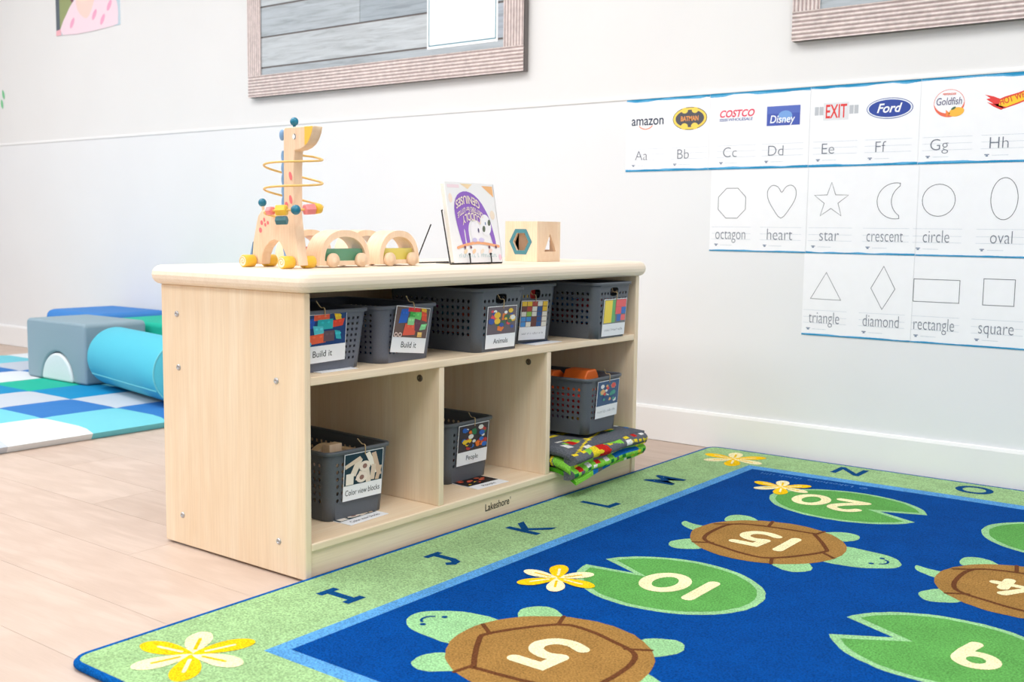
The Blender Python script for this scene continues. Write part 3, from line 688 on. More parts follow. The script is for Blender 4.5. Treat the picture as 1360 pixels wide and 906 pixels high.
def make_basket(spec, mat, name):
    wt, wb, dt, db, h, r = spec[:6]
    o = empty(name)
    b = basket_mesh(*spec).build('basket_wall', mat, o, weld=True)
    m = o; md = b.modifiers.new('thick', 'SOLIDIFY'); md.thickness = .0022; md.offset = 0
    mb = MB(); prof = [(-.0015, -.004), (.0055, -.0055), (.0065, -.001), (.005, .0018), (0, .002), (-.002, 0)]; lp = []
    for dx, dz in prof: lp.append([(x, y, h+dz) for x, y in ring(wt/2+dx, dt/2+dx, r+dx)])
    n = len(lp[0])
    for i in range(len(lp)): A, B = lp[i], lp[(i+1) % len(lp)]; mb.add(A+B, [(k, (k+1) % n, n+(k+1) % n, n+k) for k in range(n)], None, True)
    mb.build('rim', mat, o)
    mb = MB(); mb.prism(ring(wb/2-.001, db/2-.001, r), lambda a, b_, t: (a, b_, t), 0, .0025); mb.build('base', mat, o)
    return o
def copy_tree(o, parent=None):
    c = o.copy(); COL.objects.link(c)
    if parent is not None: c.parent = parent
    for ch in list(o.children): copy_tree(ch, c)
    return c
TALL = (.172, .152, .285, .262, .146, .018, 9, 15, 6, .034, .020, .56, False, True)
SHORT = (.186, .163, .285, .262, .120, .022, 11, 16, 8, .016, .012, .46, True, False)
tall = make_basket(TALL, M['basket'], 'storage_basket'); short = make_basket(SHORT, M['basket_b'], 'storage_basket')
usedb = {}
def place(proto, xf, yc, z, rot, label):
    o = proto if proto.name not in usedb else copy_tree(proto); usedb[proto.name] = 1
    d = (TALL if proto is tall else SHORT)[3]/2
    o.location = (xf-d*math.cos(rot), yc-d*math.sin(rot), z); o.rotation_euler = (0, 0, rot)
    tag(o, label, 'basket', 'grey perforated toy baskets'); return o
SZ = .3967; BZ = .0737
B1 = place(short, -.053, -1.581, SZ, 0, 'short grey perforated basket at the left end of the upper shelf')
B2 = place(short, -.050, -1.367, SZ, .055, 'short grey basket with square holes and a tilted brick tag, second from left')
B3 = place(tall, -.026, -1.081, SZ, -.02, 'tall grey basket tagged Animals in the middle of the upper shelf')
B4 = place(tall, -.078, -.876, SZ, -.05, 'tall grey basket with red and yellow bricks showing in its handle hole')
B5 = place(tall, -.002, -.626, SZ, .0, 'tall grey basket at the right end of the upper shelf')
C1 = place(tall, -.085, -1.483, BZ+.0007, -.05, 'grey basket of wooden blocks in the lower left compartment')
C2 = place(tall, -.117, -1.080, BZ+.0007, 0, 'grey basket tagged People in the lower middle compartment')
C3 = place(tall, .004, -.672, .1505, .03, 'grey basket with orange blocks standing on the folded play mat')
ALLB = dict(B1=B1, B2=B2, B3=B3, B4=B4, B5=B5, C1=C1, C2=C2, C3=C3)

# ---- toy contents
def brick(name, label, group, size, loc, rot, col, studs=True, cat='toy brick'):
    w, d, h = size; o = empty(name, loc); o.rotation_euler = rot; tag(o, label, cat, group)
    mm = TOYM.setdefault(col, mat_plain('toy_plastic_%s' % len(TOYM), rgb(col), .35, .03, 90))
    b = MB().box(-w/2, w/2, -d/2, d/2, 0, h).build('body', mm, None, bevel=.0015); b.parent = o
    if studs:
        mb = MB()
        for sx in (-.25, .25):
            for sy in (-.25, .25): mb.lathe([(.006, h), (.006, h+.005), (.005, h+.0058), (1e-5, h+.0058)], Matrix.Translation((sx*w, sy*d, 0)), 10)
        s_ = mb.build('studs', mm, None); s_.parent = o
    return o
TOYM = {}
rn = random.Random(11)
def CN(c):
    r, g, b = c
    if abs(r-g) < 25 and abs(g-b) < 25: return 'dark grey'
    if r > 180 and g > 150: return 'yellow'
    if r > 180 and g > 75: return 'orange'
    if r > 180: return 'red'
    if r > 120: return 'purple'
    if b > g+30: return 'blue'
    return 'teal blue'
def fill(bk, cols, label, group, layers=2, studs=True, zoff=.004, size=(.046, .046, .030), h=.034):
    m = bk.matrix_basis.copy(); m = Matrix.Translation(bk.location) @ bk.rotation_euler.to_matrix().to_4x4()
    i = 0
    for k in range(layers):
        for ix in range(3):
            for iy in range(2):
                if iy and ix: continue
                cx = .085-ix*.062+rn.uniform(-.004, .004); cy = (-.031+iy*.062)+rn.uniform(-.003, .003)
                p = m @ Vector((cx, cy, zoff+k*h))
                cc = cols[(i+k*2) % len(cols)]; brick('toy_brick', CN(cc)+' '+label, group, size, p, (0, 0, bk.rotation_euler.z+rn.uniform(-.2, .2)), cc, studs); i += 1
fill(B5, [(190, 40, 44), (200, 50, 50), (40, 110, 180), (30, 100, 170)], 'toy brick inside the rightmost upper basket', 'bricks in the rightmost upper basket', 3)
fill(B3, [(210, 80, 40), (60, 70, 140), (30, 120, 150), (150, 60, 130)], 'small toy piece inside the basket tagged Animals', 'toy pieces in the Animals basket', 3)
fill(B2, [(30, 110, 170), (200, 60, 60), (70, 70, 130), (60, 130, 150)], 'toy brick inside the short basket with the tilted tag', 'bricks in the tilted tag basket', 2)
fill(B1, [(30, 100, 190), (210, 90, 60), (40, 140, 150)], 'toy brick inside the short basket at the left end', 'bricks in the left end basket', 2)
fill(B4, [(205, 44, 40), (236, 190, 40), (236, 190, 40), (40, 90, 170)], 'toy brick inside the basket with the red and yellow handle hole', 'bricks in the red and yellow basket', 3)
brick('toy_brick', 'yellow toy brick showing in the handle hole of an upper basket', None, (.03, .03, .034), (-.103, -.892, SZ+.108), (0, 0, 0), (236, 190, 40), False)
brick('toy_brick', 'red toy brick showing in the handle hole of an upper basket', None, (.03, .03, .034), (-.105, -.860, SZ+.108), (0, 0, 0), (205, 44, 40), False)
fill(C2, [(60, 120, 170), (180, 90, 60), (90, 90, 100)], 'toy figure piece low inside the basket tagged People', 'pieces in the People basket', 1)
fill(C3, [(232, 178, 40), (210, 50, 44), (130, 90, 120), (210, 50, 44), (80, 80, 90)], 'toy block low inside the basket on the play mat', 'blocks low in the play mat basket', 2, False, size=(.05, .05, .044), h=.046)
# orange vehicle-like blocks on top of C3
def orange(label, loc, rz, pts, d):
    mb = MB(); mb.prism(pts, lambda a, b, t: (t, a, b), -d/2, d/2); o = mb.build('toy_block', TOYM.setdefault((246, 104, 40), mat_plain('toy_orange', rgb(255, 122, 44), .4, .03, 60)), None, bevel=.004)
    o.location = loc; o.rotation_euler = (0, 0, rz); tag(o, label, 'toy block', 'orange blocks in the play mat basket'); return o
orange('orange toy block with sloped sides at the middle of the basket on the mat', (-.075, -.655, .2485), .1, [(-.04, 0), (.042, 0), (.04, .040), (.026, .060), (-.022, .060), (-.038, .038)], .07)
orange('flatter orange toy block by the divider in the basket on the mat', (-.155, -.70, .2485), .2, [(-.045, 0), (.045, 0), (.043, .042), (.02, .054), (-.03, .058), (-.045, .044)], .07)
# wooden blocks in C1
def wblock(label, mbfn, loc, rot):
    mb = MB(); mbfn(mb); o = mb.build('wooden_block', M['toy_wood'], None, bevel=.0015); o.location = loc; o.rotation_euler = rot; return tag(o, label, 'wooden block', 'wooden blocks in the lower left basket')
c1m = Matrix.Translation(C1.location) @ C1.rotation_euler.to_matrix().to_4x4()
semi = [(.046*math.cos(t), .046*math.sin(t)) for t in [PI*i/20 for i in range(21)]]
wblock('half-round wooden block sticking up in the lower left basket', lambda mb: mb.prism(semi, lambda a, b, t: (t, a, b), -.012, .012), c1m @ Vector((.075, -.035, .106)), (0, 0, -.05))
wblock('square wooden block in front of the half-round block', lambda mb: mb.box(-.011, .011, -.018, .018, 0, .05), c1m @ Vector((.1, -.038, .106)), (0, 0, 0.02))
wblock('long wooden block lying across the lower left basket', lambda mb: mb.box(-.038, .038, -.010, .010, 0, .022), c1m @ Vector((.065, .038, .108)), (0, .05, .3))
for k, (a, b, c, r) in enumerate([(.06, -.03, .004, .2), (.06, .03, .004, -.1), (0, -.03, .004, .1), (0, .03, .004, 0), (.06, -.03, .038, -.15), (.06, .03, .038, .1), (0, 0, .038, .3), (.05, -.02, .072, 0), (.06, .035, .072, .4), (-.01, .0, .072, .1)]):
    wblock('pale wooden block deep inside the lower left basket', lambda mb: mb.box(-.024, .024, -.024, .024, 0, .032), c1m @ Vector((a, b, c)), (0, 0, r))

# ---- picture tags
PICS = {}
def pic_bricks(mb, F, w, h, seed, bg, k0=2):
    frect(mb, F, 0, w, 0, h, bg, 1); 
    L = [((30, 84, 190), .02, .55, .28, .9), ((240, 96, 60), .28, .82, .62, 1.0), ((250, 200, 40), .72, .80, .90, .98), ((236, 70, 40), .68, .55, .92, .82), ((40, 180, 185), .36, .52, .70, .84), ((90, 205, 215), .26, .36, .52, .62), ((240, 100, 60), .18, .06, .55, .40), ((100, 78, 88), .5, .12, .74, .46), ((50, 180, 190), .74, .18, .90, .42)]
    if seed: L = [((30, 100, 200), .14, .45, .34, .96), ((232, 50, 50), .34, .86, .70, 1.0), ((245, 180, 40), .72, .80, .92, 1.0), ((110, 210, 110), .42, .55, .74, .88), ((60, 170, 70), .40, .70, .56, .86), ((236, 80, 50), .74, .60, .94, .86), ((240, 96, 70), .30, .06, .62, .50), ((150, 220, 150), .36, .42, .56, .66), ((110, 60, 80), .56, .24, .78, .60), ((140, 220, 150), .78, .26, .92, .5), ((236, 190, 110), .70, .03, .84, .2)]
    for i, (c, a, b, c2, d) in enumerate(L):
        q = (i % 3-1)*.04
        fpoly(mb, F, [((a+q)*w, b*h), (c2*w, (b-q)*h), ((c2-q)*w, min(1, d)*h), (a*w, min(1, d+q)*h)], rgb(c), k0+i*.3)
        for s_ in (.3, .7): fell(mb, F, (a+(c2-a)*s_)*w, (b+(d-b)*.7)*h, w*.035, h*.04, tuple(min(1, v*1.3) for v in rgb(c)[:3])+(1,), k0+3.2, 8)
    for x in (.06, .18): fstroke(mb, F, [(w*(x+.045*math.cos(t)), h*(.08+.06*math.sin(t))) for t in [i*PI/5 for i in range(10)]], w*.025, rgb(90, 200, 220) if not seed else rgb(230, 200, 190), k0+4, True)
def pic_blobs(cols, bg, seed, n=26, r0=.05, r1=.13):
    def f(mb, F, w, h):
        rn2 = random.Random(seed); frect(mb, F, 0, w, 0, h, bg, 1)
        for i in range(n):
            a, b = .1+.8*rn2.random(), .12+.74*rn2.random(); r = r0+(r1-r0)*rn2.random(); m = 5+rn2.randrange(4); t0 = rn2.random()*6
            fpoly(mb, F, [(min(w, max(0, (a+r*math.cos(t0+2*PI*j/m))*w)), min(h, max(0, (b+r*math.sin(t0+2*PI*j/m))*h))) for j in range(m)], rgb(cols[rn2.randrange(len(cols))]), 2+i*.12)
    return f
def pic_blocks(mb, F, w, h):
    frect(mb, F, 0, w, 0, h, rgb(20, 52, 66), 1); rn2 = random.Random(4); W_ = [(238, 222, 205), (226, 205, 184), (246, 236, 224), (214, 186, 160)]
    for i, (a, b, L, wd, r) in enumerate([(.30, .55, .55, .16, 1.25), (.2, .72, .5, .14, .5), (.72, .62, .75, .13, 1.95), (.84, .55, .8, .12, 1.8), (.60, .3, .6, .13, 1.7), (.75, .3, .5, .12, 1.5), (.14, .2, .36, .2, 1.57), (.9, .25, .45, .1, 1.4), (.42, .25, .3, .18, 1.2)]):
        c, s_ = math.cos(r), math.sin(r); P_ = [((a+(x*L*c-y*wd*s_)/2)*w, (b+(x*L*s_+y*wd*c)/2)*h) for x, y in ((-1, -1), (1, -1), (1, 1), (-1, 1))]
        fpoly(mb, F, [(min(w, max(0, x)), min(h, max(0, y))) for x, y in P_], rgb(W_[i % 4]), 2+i*.2)
    for a, b in ((.52, .55), (.45, .2)):
        fell(mb, F, a*w, b*h, .15*w, .17*h, rgb(244, 228, 214), 4.4, 20); fell(mb, F, a*w, b*h, .06*w, .08*h, rgb(150, 110, 100), 4.8, 14)
def pic_flat(mb, F, w, h):
    frect(mb, F, 0, w, 0, h, rgb(120, 124, 126), 1)
    for c, a in (((250, 222, 80), (.02, .36, .04, .97)), ((110, 180, 110), (.36, .52, .04, .97)), ((240, 100, 104), (.50, .98, .38, .98)), ((60, 120, 200), (.78, .98, .38, .66)), ((60, 110, 190), (.60, .78, .08, .36)), ((240, 110, 110), (.78, .98, .10, .34))): frect(mb, F, a[0]*w, a[1]*w, a[2]*h, a[3]*h, rgb(c), 2)
    frect(mb, F, .5*w, .98*w, .675*h, .685*h, rgb(200, 80, 84), 2.4); frect(mb, F, .78*w, .98*w, .38*h, .66*h, rgb(60, 120, 200), 2.8)
def pic_cubes(mb, F, w, h):
    frect(mb, F, 0, w, 0, h, rgb(108, 72, 66), 1); g = [['y', 'y', 'r', 'w', 'y'], ['n', 'r', 'w', 'b', 'y'], ['w', 'g', 'w', 'b', 'w'], ['c', 'c', 'n', 'b', 'w'], ['c', 'w', 'n', 'b', 'w']]
    cc = {'y': (244, 200, 50), 'r': (190, 70, 60), 'w': (236, 232, 220), 'b': (30, 84, 150), 'n': (110, 60, 56), 'g': (150, 200, 80), 'c': (70, 150, 220)}
    for j, rw in enumerate(g):
        for i, ch in enumerate(rw): frect(mb, F, (i*.2+.01)*w, (i*.2+.19)*w, (1-(j+1)*.2+.012)*h, (1-j*.2-.01)*h, rgb(cc[ch]), 2)
def mk_tag(bk, yoff, ztop, w, hp, hs, text, pic, label, tilt=0.0, lean=None, front=.004, tsize=.010, tw=None, twine=True, th=None):
    spec = TALL if bk in (B3, B4, B5, C1, C2, C3) else SHORT
    wt, wb, dt, db, h = spec[:5]; m = Matrix.Translation(bk.location) @ bk.rotation_euler.to_matrix().to_4x4(); R3 = bk.rotation_euler.to_matrix()
    sl = (dt-db)/2/h                       # outward slope of the front wall
    u = R3 @ Vector((0, 1, 0)); v = (R3 @ Vector((sl if lean is None else lean, 0, 1))).normalized()
    Ht = hp+hs
    base = m @ Vector((db/2+sl*ztop+front-(sl if lean is None else lean)*Ht*1.0+(0 if lean is None else 0), yoff, ztop-Ht))
    F0 = Fr(base, u, v, .0003).at(0, 0, 0)
    F = Fr(F0.p(0, Ht, 0), F0.u, F0.v, .0003).at(0, 0, tilt).at(-w/2, -Ht, 0)
    o = empty('picture_tag', F.p(w/2, Ht, 0)); tag(o, label, 'tag')
    mb = MB(); c4 = [F.p(a, b, 0) for a, b in ((0, 0), (w, 0), (w, Ht), (0, Ht))]; nn = F.n*.0007
    mb.add([p-nn for p in c4]+c4, [(3, 2, 1, 0), (4, 5, 6, 7), (0, 1, 5, 4), (1, 2, 6, 5), (2, 3, 7, 6), (3, 0, 4, 7)]); mb.build('card', mat_w, o)
    mb = MB(); pic(mb, F.at(.0015, hs, 0), w-.003, hp-.0015); mb.build('picture', M['print'], o)
    if text:
        mb = MB()
        if isinstance(text, str): ftext(mb, F, text, w/2, hs*.34, tsize, rgb(52, 54, 60), 1, 'c', 0, tw)
        else: scribble(mb, F, w/2-tw/2, w/2+tw/2, hs*.42, tsize, text, rgb(110, 114, 124))
        mb.build('lettering', M['print'], o)
    if twine:
        a = F.p(w/2+.002, Ht-.006, 3); zt = (th or h+.006)
        b = m @ Vector((db/2+sl*zt+.006, yoff, zt)); c = m @ Vector((db/2+sl*zt-.008, yoff+.003, zt+.001)); d = m @ Vector((db/2+sl*zt-.004, yoff-.012, zt+.014))
        mb = MB(); mb.tube(smooth([tuple(a), tuple(b), tuple(c), tuple(d)], 4, False), .0011, 6); mb.build('twine', M['twine'], o)
    return o
TW, TP, TS = .113, .066, .033
mk_tag(B1, -.034, .116, .122, .063, .034, 'Build it', lambda mb, F, w, h: pic_bricks(mb, F, w, h, 0, rgb(16, 60, 120)), 'picture tag reading Build it on a blue photo, leftmost basket', .02, tsize=.0125, front=.006)
mk_tag(B2, .002, .117, .114, .066, .033, 'Build it', lambda mb, F, w, h: pic_bricks(mb, F, w, h, 1, rgb(110, 86, 80)), 'tilted picture tag reading Build it on a brown photo', -.11, tsize=.0125, front=.009)
mk_tag(B3, .004, .106, .108, TP, TS, 'Animals', pic_blobs([(230, 80, 90), (240, 130, 60), (245, 200, 60), (240, 240, 235), (60, 90, 170), (70, 110, 80)], rgb(108, 96, 104), 5, 30), 'picture tag reading Animals hanging from a handle hole', .0, tsize=.0115, front=.004, th=.120)
mk_tag(B4, -.004, .107, .106, TP, TS, (5, 2, 2, 6, 2, 2), pic_cubes, 'picture tag showing cubes of many colours, behind the Animals tag', -.03, tsize=.006, tw=.085, front=.006, th=.120)
mk_tag(B5, .007, .104, .112, TP, TS, (7, 8, 6), pic_flat, 'picture tag showing flat yellow, green and red tiles', .0, tsize=.006, tw=.090, front=.004, th=.120)
mk_tag(C1, .010, .139, .108, .068, TS, 'Color view blocks', pic_blocks, 'picture tag reading Color view blocks', .0, tsize=.012, tw=.096, front=.005)
mk_tag(C2, .008, .139, TW, TP, TS, 'People', pic_blobs([(240, 200, 40), (240, 120, 40), (40, 110, 200), (230, 230, 225), (40, 120, 80), (40, 100, 190), (190, 60, 60), (60, 50, 60), (50, 50, 60)], rgb(60, 52, 58), 8, 44, .04, .10), 'picture tag reading People', .0, tsize=.0115, front=.005)
mk_tag(C3, .012, .137, .110, TP, TS, (6, 3, 1, 6, 4), pic_blobs([(70, 160, 140), (230, 230, 230), (225, 80, 80), (40, 80, 130), (40, 80, 130), (230, 180, 120)], rgb(54, 88, 130), 9, 24), 'picture tag with a red vehicle on blue, on the basket above the play mat', .0, tsize=.007, tw=.090, front=.005)
# loose cards on the boards
def loose(label, x0, x1, y0, y1, z, rot, pic, text, tw):
    o = empty('picture_card', ((x0+x1)/2, (y0+y1)/2, z)); tag(o, label, 'card'); w = y1-y0; d = x1-x0
    F = Fr(((x0+x1)/2, (y0+y1)/2, z+.0012), (0, 1, 0), (-1, 0, 0), .0003).at(0, 0, rot).at(-w/2, -d/2)
    mb = MB(); c4 = [F.p(a, b, 0) for a, b in ((0, 0), (w, 0), (w, d), (0, d))]; dn = Vector((0, 0, -.0009))
    mb.add([p+dn for p in c4]+c4, [(3, 2, 1, 0), (4, 5, 6, 7), (0, 1, 5, 4), (1, 2, 6, 5), (2, 3, 7, 6), (3, 0, 4, 7)]); mb.build('paper', mat_w, o)
    mb = MB(); hs = .032; pic(mb, F.at(.002, hs), w-.004, d-hs-.002); mb.build('picture', M['print'], o)
    if text: mb = MB(); ftext(mb, F, text, w/2, .010, .011, rgb(40, 42, 60), 1, 'c', 0, tw); mb.build('lettering', M['print'], o)
loose('photo card reading Color view blocks lying under the wooden block basket', -.125, -.040, -1.546, -1.430, BZ, .05, pic_blocks, 'Color view blocks', .085)
loose('photo card with bright figures lying in front of the People basket', -.13, -.030, -1.138, -1.026, BZ, -.05, pic_blobs([(240, 200, 40), (220, 90, 60), (40, 110, 190), (200, 90, 60), (30, 24, 30)], rgb(24, 18, 24), 8, 24, .04, .10), 'People', .045)
loose('photo card lying under the basket of coloured cubes', -.14, -.028, -.93, -.812, SZ, .02, pic_blobs([(60, 100, 170), (40, 60, 110)], rgb(40, 70, 120), 2, 8), '', None)
loose('white card edge lying under the left end basket', -.14, -.030, -1.63, -1.53, SZ, .02, pic_blobs([(60, 100, 170), (200, 90, 60)], rgb(40, 70, 120), 2, 8), '', None)

# ================================================================== FOLDED PLAY MAT
def play_mat():
    yL, yR, lay, th = -.885, -.516, 5, .0135; z0 = .0745+.006
    path = []; r = th/2
    for k in range(lay):
        z = z0+k*th; a, b = (yL+.012, yR-.004*abs(k-2)) if k % 2 == 0 else (yR-.004*abs(k-2), yL+.012)
        n = 26
        path += [(a+(b-a)*i/n, z) for i in range(n+1)]
        if k < lay-1:
            s = 1 if k % 2 == 0 else -1
            path += [(b+s*r*math.sin(t), z+r-r*math.cos(t)) for t in [PI*i/6 for i in range(1, 6)]]
    S = [0]
    for p, q in zip(path, path[1:]): S.append(S[-1]+math.hypot(q[0]-p[0], q[1]-p[1]))
    NX = 110; x0, x1 = -.30, .050; rn3 = random.Random(5)
    mb = MB(); vs = []; hw = .0052
    GY, GN, YE, RD, WT, BL, DG = rgb(104, 108, 116), rgb(138, 212, 76), rgb(244, 220, 56), rgb(206, 44, 40), rgb(238, 238, 236), rgb(30, 110, 190), rgb(36, 124, 70)
    spots = [(rn3.uniform(0, S[-1]), rn3.uniform(x0, x1), rn3.uniform(.006, .022), rn3.uniform(.005, .014), rn3.choice([YE, RD, WT, GN, BL, DG, YE, WT])) for _ in range(420)]
    def colr(s, x):
        lay_ = s/S[-1]
        base = GY if lay_ > .62 else (GN if (s*9+x*13) % 2.2 < 1.6 else GY)
        if abs((x*6+s*2.1) % 1.0-.5) < .02: base = YE
        for (a, b, w, d, c) in spots:
            if abs(s-a) < w and abs(x-b) < d: base = c
        return base
    N = len(path)
    def droop(x, y, lay_):
        front = max(0, x/.06); dz = -.010*front**1.6*max(0, 1-(y-yL)/.37)-.003*front**2
        return dz-.022*front**1.5*max(0, 1-(y-yL)/.18)*max(0, 1-lay_/3.5)
    def Pt(i, j, side):
        y, z = path[i]; x = x0+(x1-x0)*j/NX
        a = path[max(0, i-1)]; b = path[min(N-1, i+1)]; t = Vector((b[0]-a[0], b[1]-a[1])); t.normalize(); nn = Vector((-t.y, t.x))
        lay_ = S[i]/S[-1]*5; front = max(0, x/.06)
        xx = x + .012*front*max(0, 1.6-lay_)*max(0, 1-(y-yL)/.3) + .003*math.sin(y*30+lay_*2)*front
        wv = .0014*math.sin(y*38+lay_)*(1 if x > -.05 else .3)
        return (xx, y+nn.x*hw*side, z+nn.y*hw*side+droop(x, y, lay_)+(wv if x > 0 else wv*.5))
    top = [[Pt(i, j, 1) for j in range(NX+1)] for i in range(N)]; bot = [[Pt(i, j, -1) for j in range(NX+1)] for i in range(N)]
    SUB = rgb(84, 168, 40)
    for i in range(N-1):
        for j in range(NX):
            c = colr((S[i]+S[i+1])/2, x0+(x1-x0)*(j+.5)/NX)
            mb.add([top[i][j], top[i+1][j], top[i+1][j+1], top[i][j+1]], [(0, 1, 2, 3)], c, True)
            mb.add([bot[i][j], bot[i][j+1], bot[i+1][j+1], bot[i+1][j]], [(0, 1, 2, 3)], c if S[i] > S[-1]*.3 else SUB, True)
        c = colr((S[i]+S[i+1])/2, x1); mb.poly([top[i][NX], top[i+1][NX], bot[i+1][NX], bot[i][NX]], c)
        mb.poly([top[i][0], bot[i][0], bot[i+1][0], top[i+1][0]], SUB)
    for i in (0, N-1):
        for j in range(NX): mb.poly([top[i][j], top[i][j+1], bot[i][j+1], bot[i][j]], SUB)
    # the upper folds roll over together along the front edge
    def roll(zt, zb, bulge, cf, la):
        A, B = 90, 22; g = []
        for a in range(A+1):
            y = yL+.006+(yR-yL-.006)*a/A; row_ = []
            endr = min(1, math.sqrt(max(0, 1-max(0, (y-(yR-.03))/.034)**2)))
            for b in range(B+1):
                t = PI*b/B; zc_, hh_ = (zt+zb)/2, (zt-zb)/2*(.55+.45*endr)
                x = x1-.02+(bulge+.02)*math.sin(t)*(.35+.65*endr)*(1+.05*math.sin(y*50)); z = zc_+hh_*math.cos(t)
                row_.append((x, y, z+droop(x1, y, la)+.0014*math.sin(y*38)))
            g.append(row_)
        for a in range(A):
            for b in range(B): mb.add([g[a][b], g[a][b+1], g[a+1][b+1], g[a+1][b]], [(0, 1, 2, 3)], cf((a+.5)/A, (b+.5)/B), True)
        for e in (0, A): mb.poly(g[e], GY)
    def c_up(u, v):
        dx, dy = (u-.32)*.37, (v-.45)*.06
        r = math.hypot(dx*.75, dy*1.0)
        if r < .006: return YE
        if r < .030: return RD if dx > -.006 else YE
        if u > .16 and u < .62 and abs(v-(.30-.25*math.sin((u-.16)*6.8))) < .11: return GN
        if v > .62 and .38 < u < .60 and (int(u*46)+int(v*11)) % 2 == 0: return (RD, WT, YE)[int(u*23) % 3]
        if .66 < u < .72 and .3 < v < .6: return WT
        if abs(v-.42-.4*(u-.7)) < .07 and u > .7 and (u*16) % 1 < .7: return YE
        if abs(v-.2) < .06 and (u*9) % 1 < .5: return YE if u < .75 else (RD if u < .85 else WT)
        return GY
    def c_lo(u, v):
        if v < .40 and .52 < u < .86: return BL
        if v < .40: return (GN, RD, GN, WT)[int(u*18) % 4] if u < .5 else GN
        q = (int(u*24)*7+int(v*5)*3) % 11
        if v > .78: return DG if q % 2 else GN
        return WT if q == 4 and u < .5 else (DG if q in (1, 6) else (GY if q == 9 else (YE if q == 3 and u > .6 else GN)))
    ztop_ = z0+4*th+hw; roll(ztop_, z0+2*th-.002, .020, c_up, 4.5); roll(z0+2*th, z0-.004, .014, c_lo, 2.0)
    return tag(mb.build('folded_play_mat', M['felt'], None, (-.1, -.69, .0745)), 'folded grey and green road play mat under the basket in the lower right compartment', 'play mat')
play_mat()

# ================================================================== GIRAFFE
def toyc(name, c, rough=.4): return mat_plain(name, rgb(c), rough, .03, 80)
TEALM = toyc('toy_teal', (22, 118, 146), .25); YEL = toyc('toy_yellow', (244, 194, 58)); PINK = toyc('toy_pink', (244, 140, 140)); BLU = toyc('toy_blue', (126, 164, 204)); DTEAL = toyc('toy_dark_teal', (52, 108, 118))
gy = -1.607; gt = .012; tz = TOPZ+.0003
g = empty('giraffe_toy', (-.17, gy, tz)); tag(g, 'wooden giraffe pull toy with a bead wire coil on top of the shelf', 'toy')
out = [(-.102, .006), (-.113, .07), (-.118, .102), (-.117, .2), (-.114, .231), (-.100, .2325), (-.088, .236), (-.076, .243), (-.068, .254), (-.062, .266), (-.060, .277), (-.141, .277), (-.146, .272), (-.147, .125), (-.16, .117), (-.177, .115), (-.201, .118), (-.216, .114), (-.226, .104), (-.232, .087), (-.242, .051), (-.247, .006), (-.218, .006), (-.214, .025), (-.205, .04), (-.19, .052), (-.175, .056), (-.161, .052), (-.15, .038), (-.140, .023), (-.132, .006)]
mb = MB(); mb.prism(out, lambda a, b, t: (a, gy+t, tz+b), -gt, gt); body = mb.build('body', M['toy_wood'], g, bevel=.0022)
for s in (-1, 1):
    F = Fr((0, gy-gt-.0001, tz), (1, 0, 0), (0, 0, 1), .0002) if s < 0 else Fr((0, gy+gt+.0001, tz), (-1, 0, 0), (0, 0, 1), .0002)
    k = 1 if s < 0 else -1; PK = rgb(240, 120, 124)
    for a, b, rx, rz in ((-.214, .090, .004, .005), (-.206, .096, .003, .0045), (-.218, .075, .0045, .0055), (-.203, .086, .003, .004), (-.195, .090, .003, .004), (-.1255, .182, .0045, .009), (-.1255, .136, .0045, .009), (-.138, .125, .005, .007)):
        mb = MB(); fell(mb, F, a*k, b, rx, rz, PK, 1, 14, .3*k); mb.build('spot', M['paint'], body)
    mb = MB(); fpoly(mb, F, [(x*k, z) for x, z in ((-.084, .276), (-.0605, .276), (-.063, .265), (-.070, .252), (-.078, .243), (-.084, .240))][::k], rgb(246, 196, 70), 1); mb.build('muzzle_band', M['paint'], body)
    mb = MB(); fell(mb, F, -.114*k, .258, .0055, .0055, rgb(250, 250, 248), 1, 16); fstroke(mb, F, [(a_*k, b_) for a_, b_ in arc(-.114, .258, .004, .005, -80, 80, 8)], .0018, rgb(40, 44, 60), 2); mb.build('eye', M['paint'], body)
mb = MB(); sc = [(-.1465, .120)]
n = 40; sc = [(-.1465, .120+.112*i/n) for i in range(n+1)]; so = [(-.1465-.005-.003*abs(math.sin(PI*i/8)), .120+.112*i/n) for i in range(n+1)]
mb.prism(sc+so[::-1], lambda a, b, t: (a, gy+t, tz+b), -.0115, .0115); mb.build('mane', BLU, g, bevel=.001)
def cyl(mb, c, ax, r, L, seg=20, rr=.0015): 
    Mx = Matrix.Translation(c) @ Vector(ax).to_track_quat('Z', 'Y').to_matrix().to_4x4()
    mb.lathe([(1e-5, -L/2), (r-rr, -L/2), (r, -L/2+rr), (r, L/2-rr), (r-rr, L/2), (1e-5, L/2)], Mx, seg)
mb = MB(); mb.ball((-.1535, gy-.0085, tz+.263), .0085, 14, None, (.85, .5, 1.3)); mb.build('ear', BLU, g)
mb = MB(); mb.ball((-.127, gy, tz+.2885), .0085); cyl(mb, (-.127, gy, tz+.278), (0, 0, 1), .003, .01, 10, .0005); mb.build('horn', TEALM, g)
mb = MB(); mb.ball((-.226, gy, tz+.131), .0085); mb.build('tail_ball', TEALM, g)
mb = MB(); mb.tube([(-.222, gy, tz+.108), (-.225, gy, tz+.126)], .003, 8); mb.build('tail', M['toy_wood'], g)
mb = MB(); mb.prism([(-.244, .052), (-.254, .022), (-.247, .022)], lambda a, b, t: (a, gy+t, tz+b), -.0115, .0115); mb.build('leg_fin', BLU, g, bevel=.0008)
mb = MB(); mb.prism([(-.152, .044), (-.148, .022), (-.138, .022)], lambda a, b, t: (a, gy+t, tz+b), -.0115, .0115); mb.build('leg_fin', BLU, g, bevel=.0008)
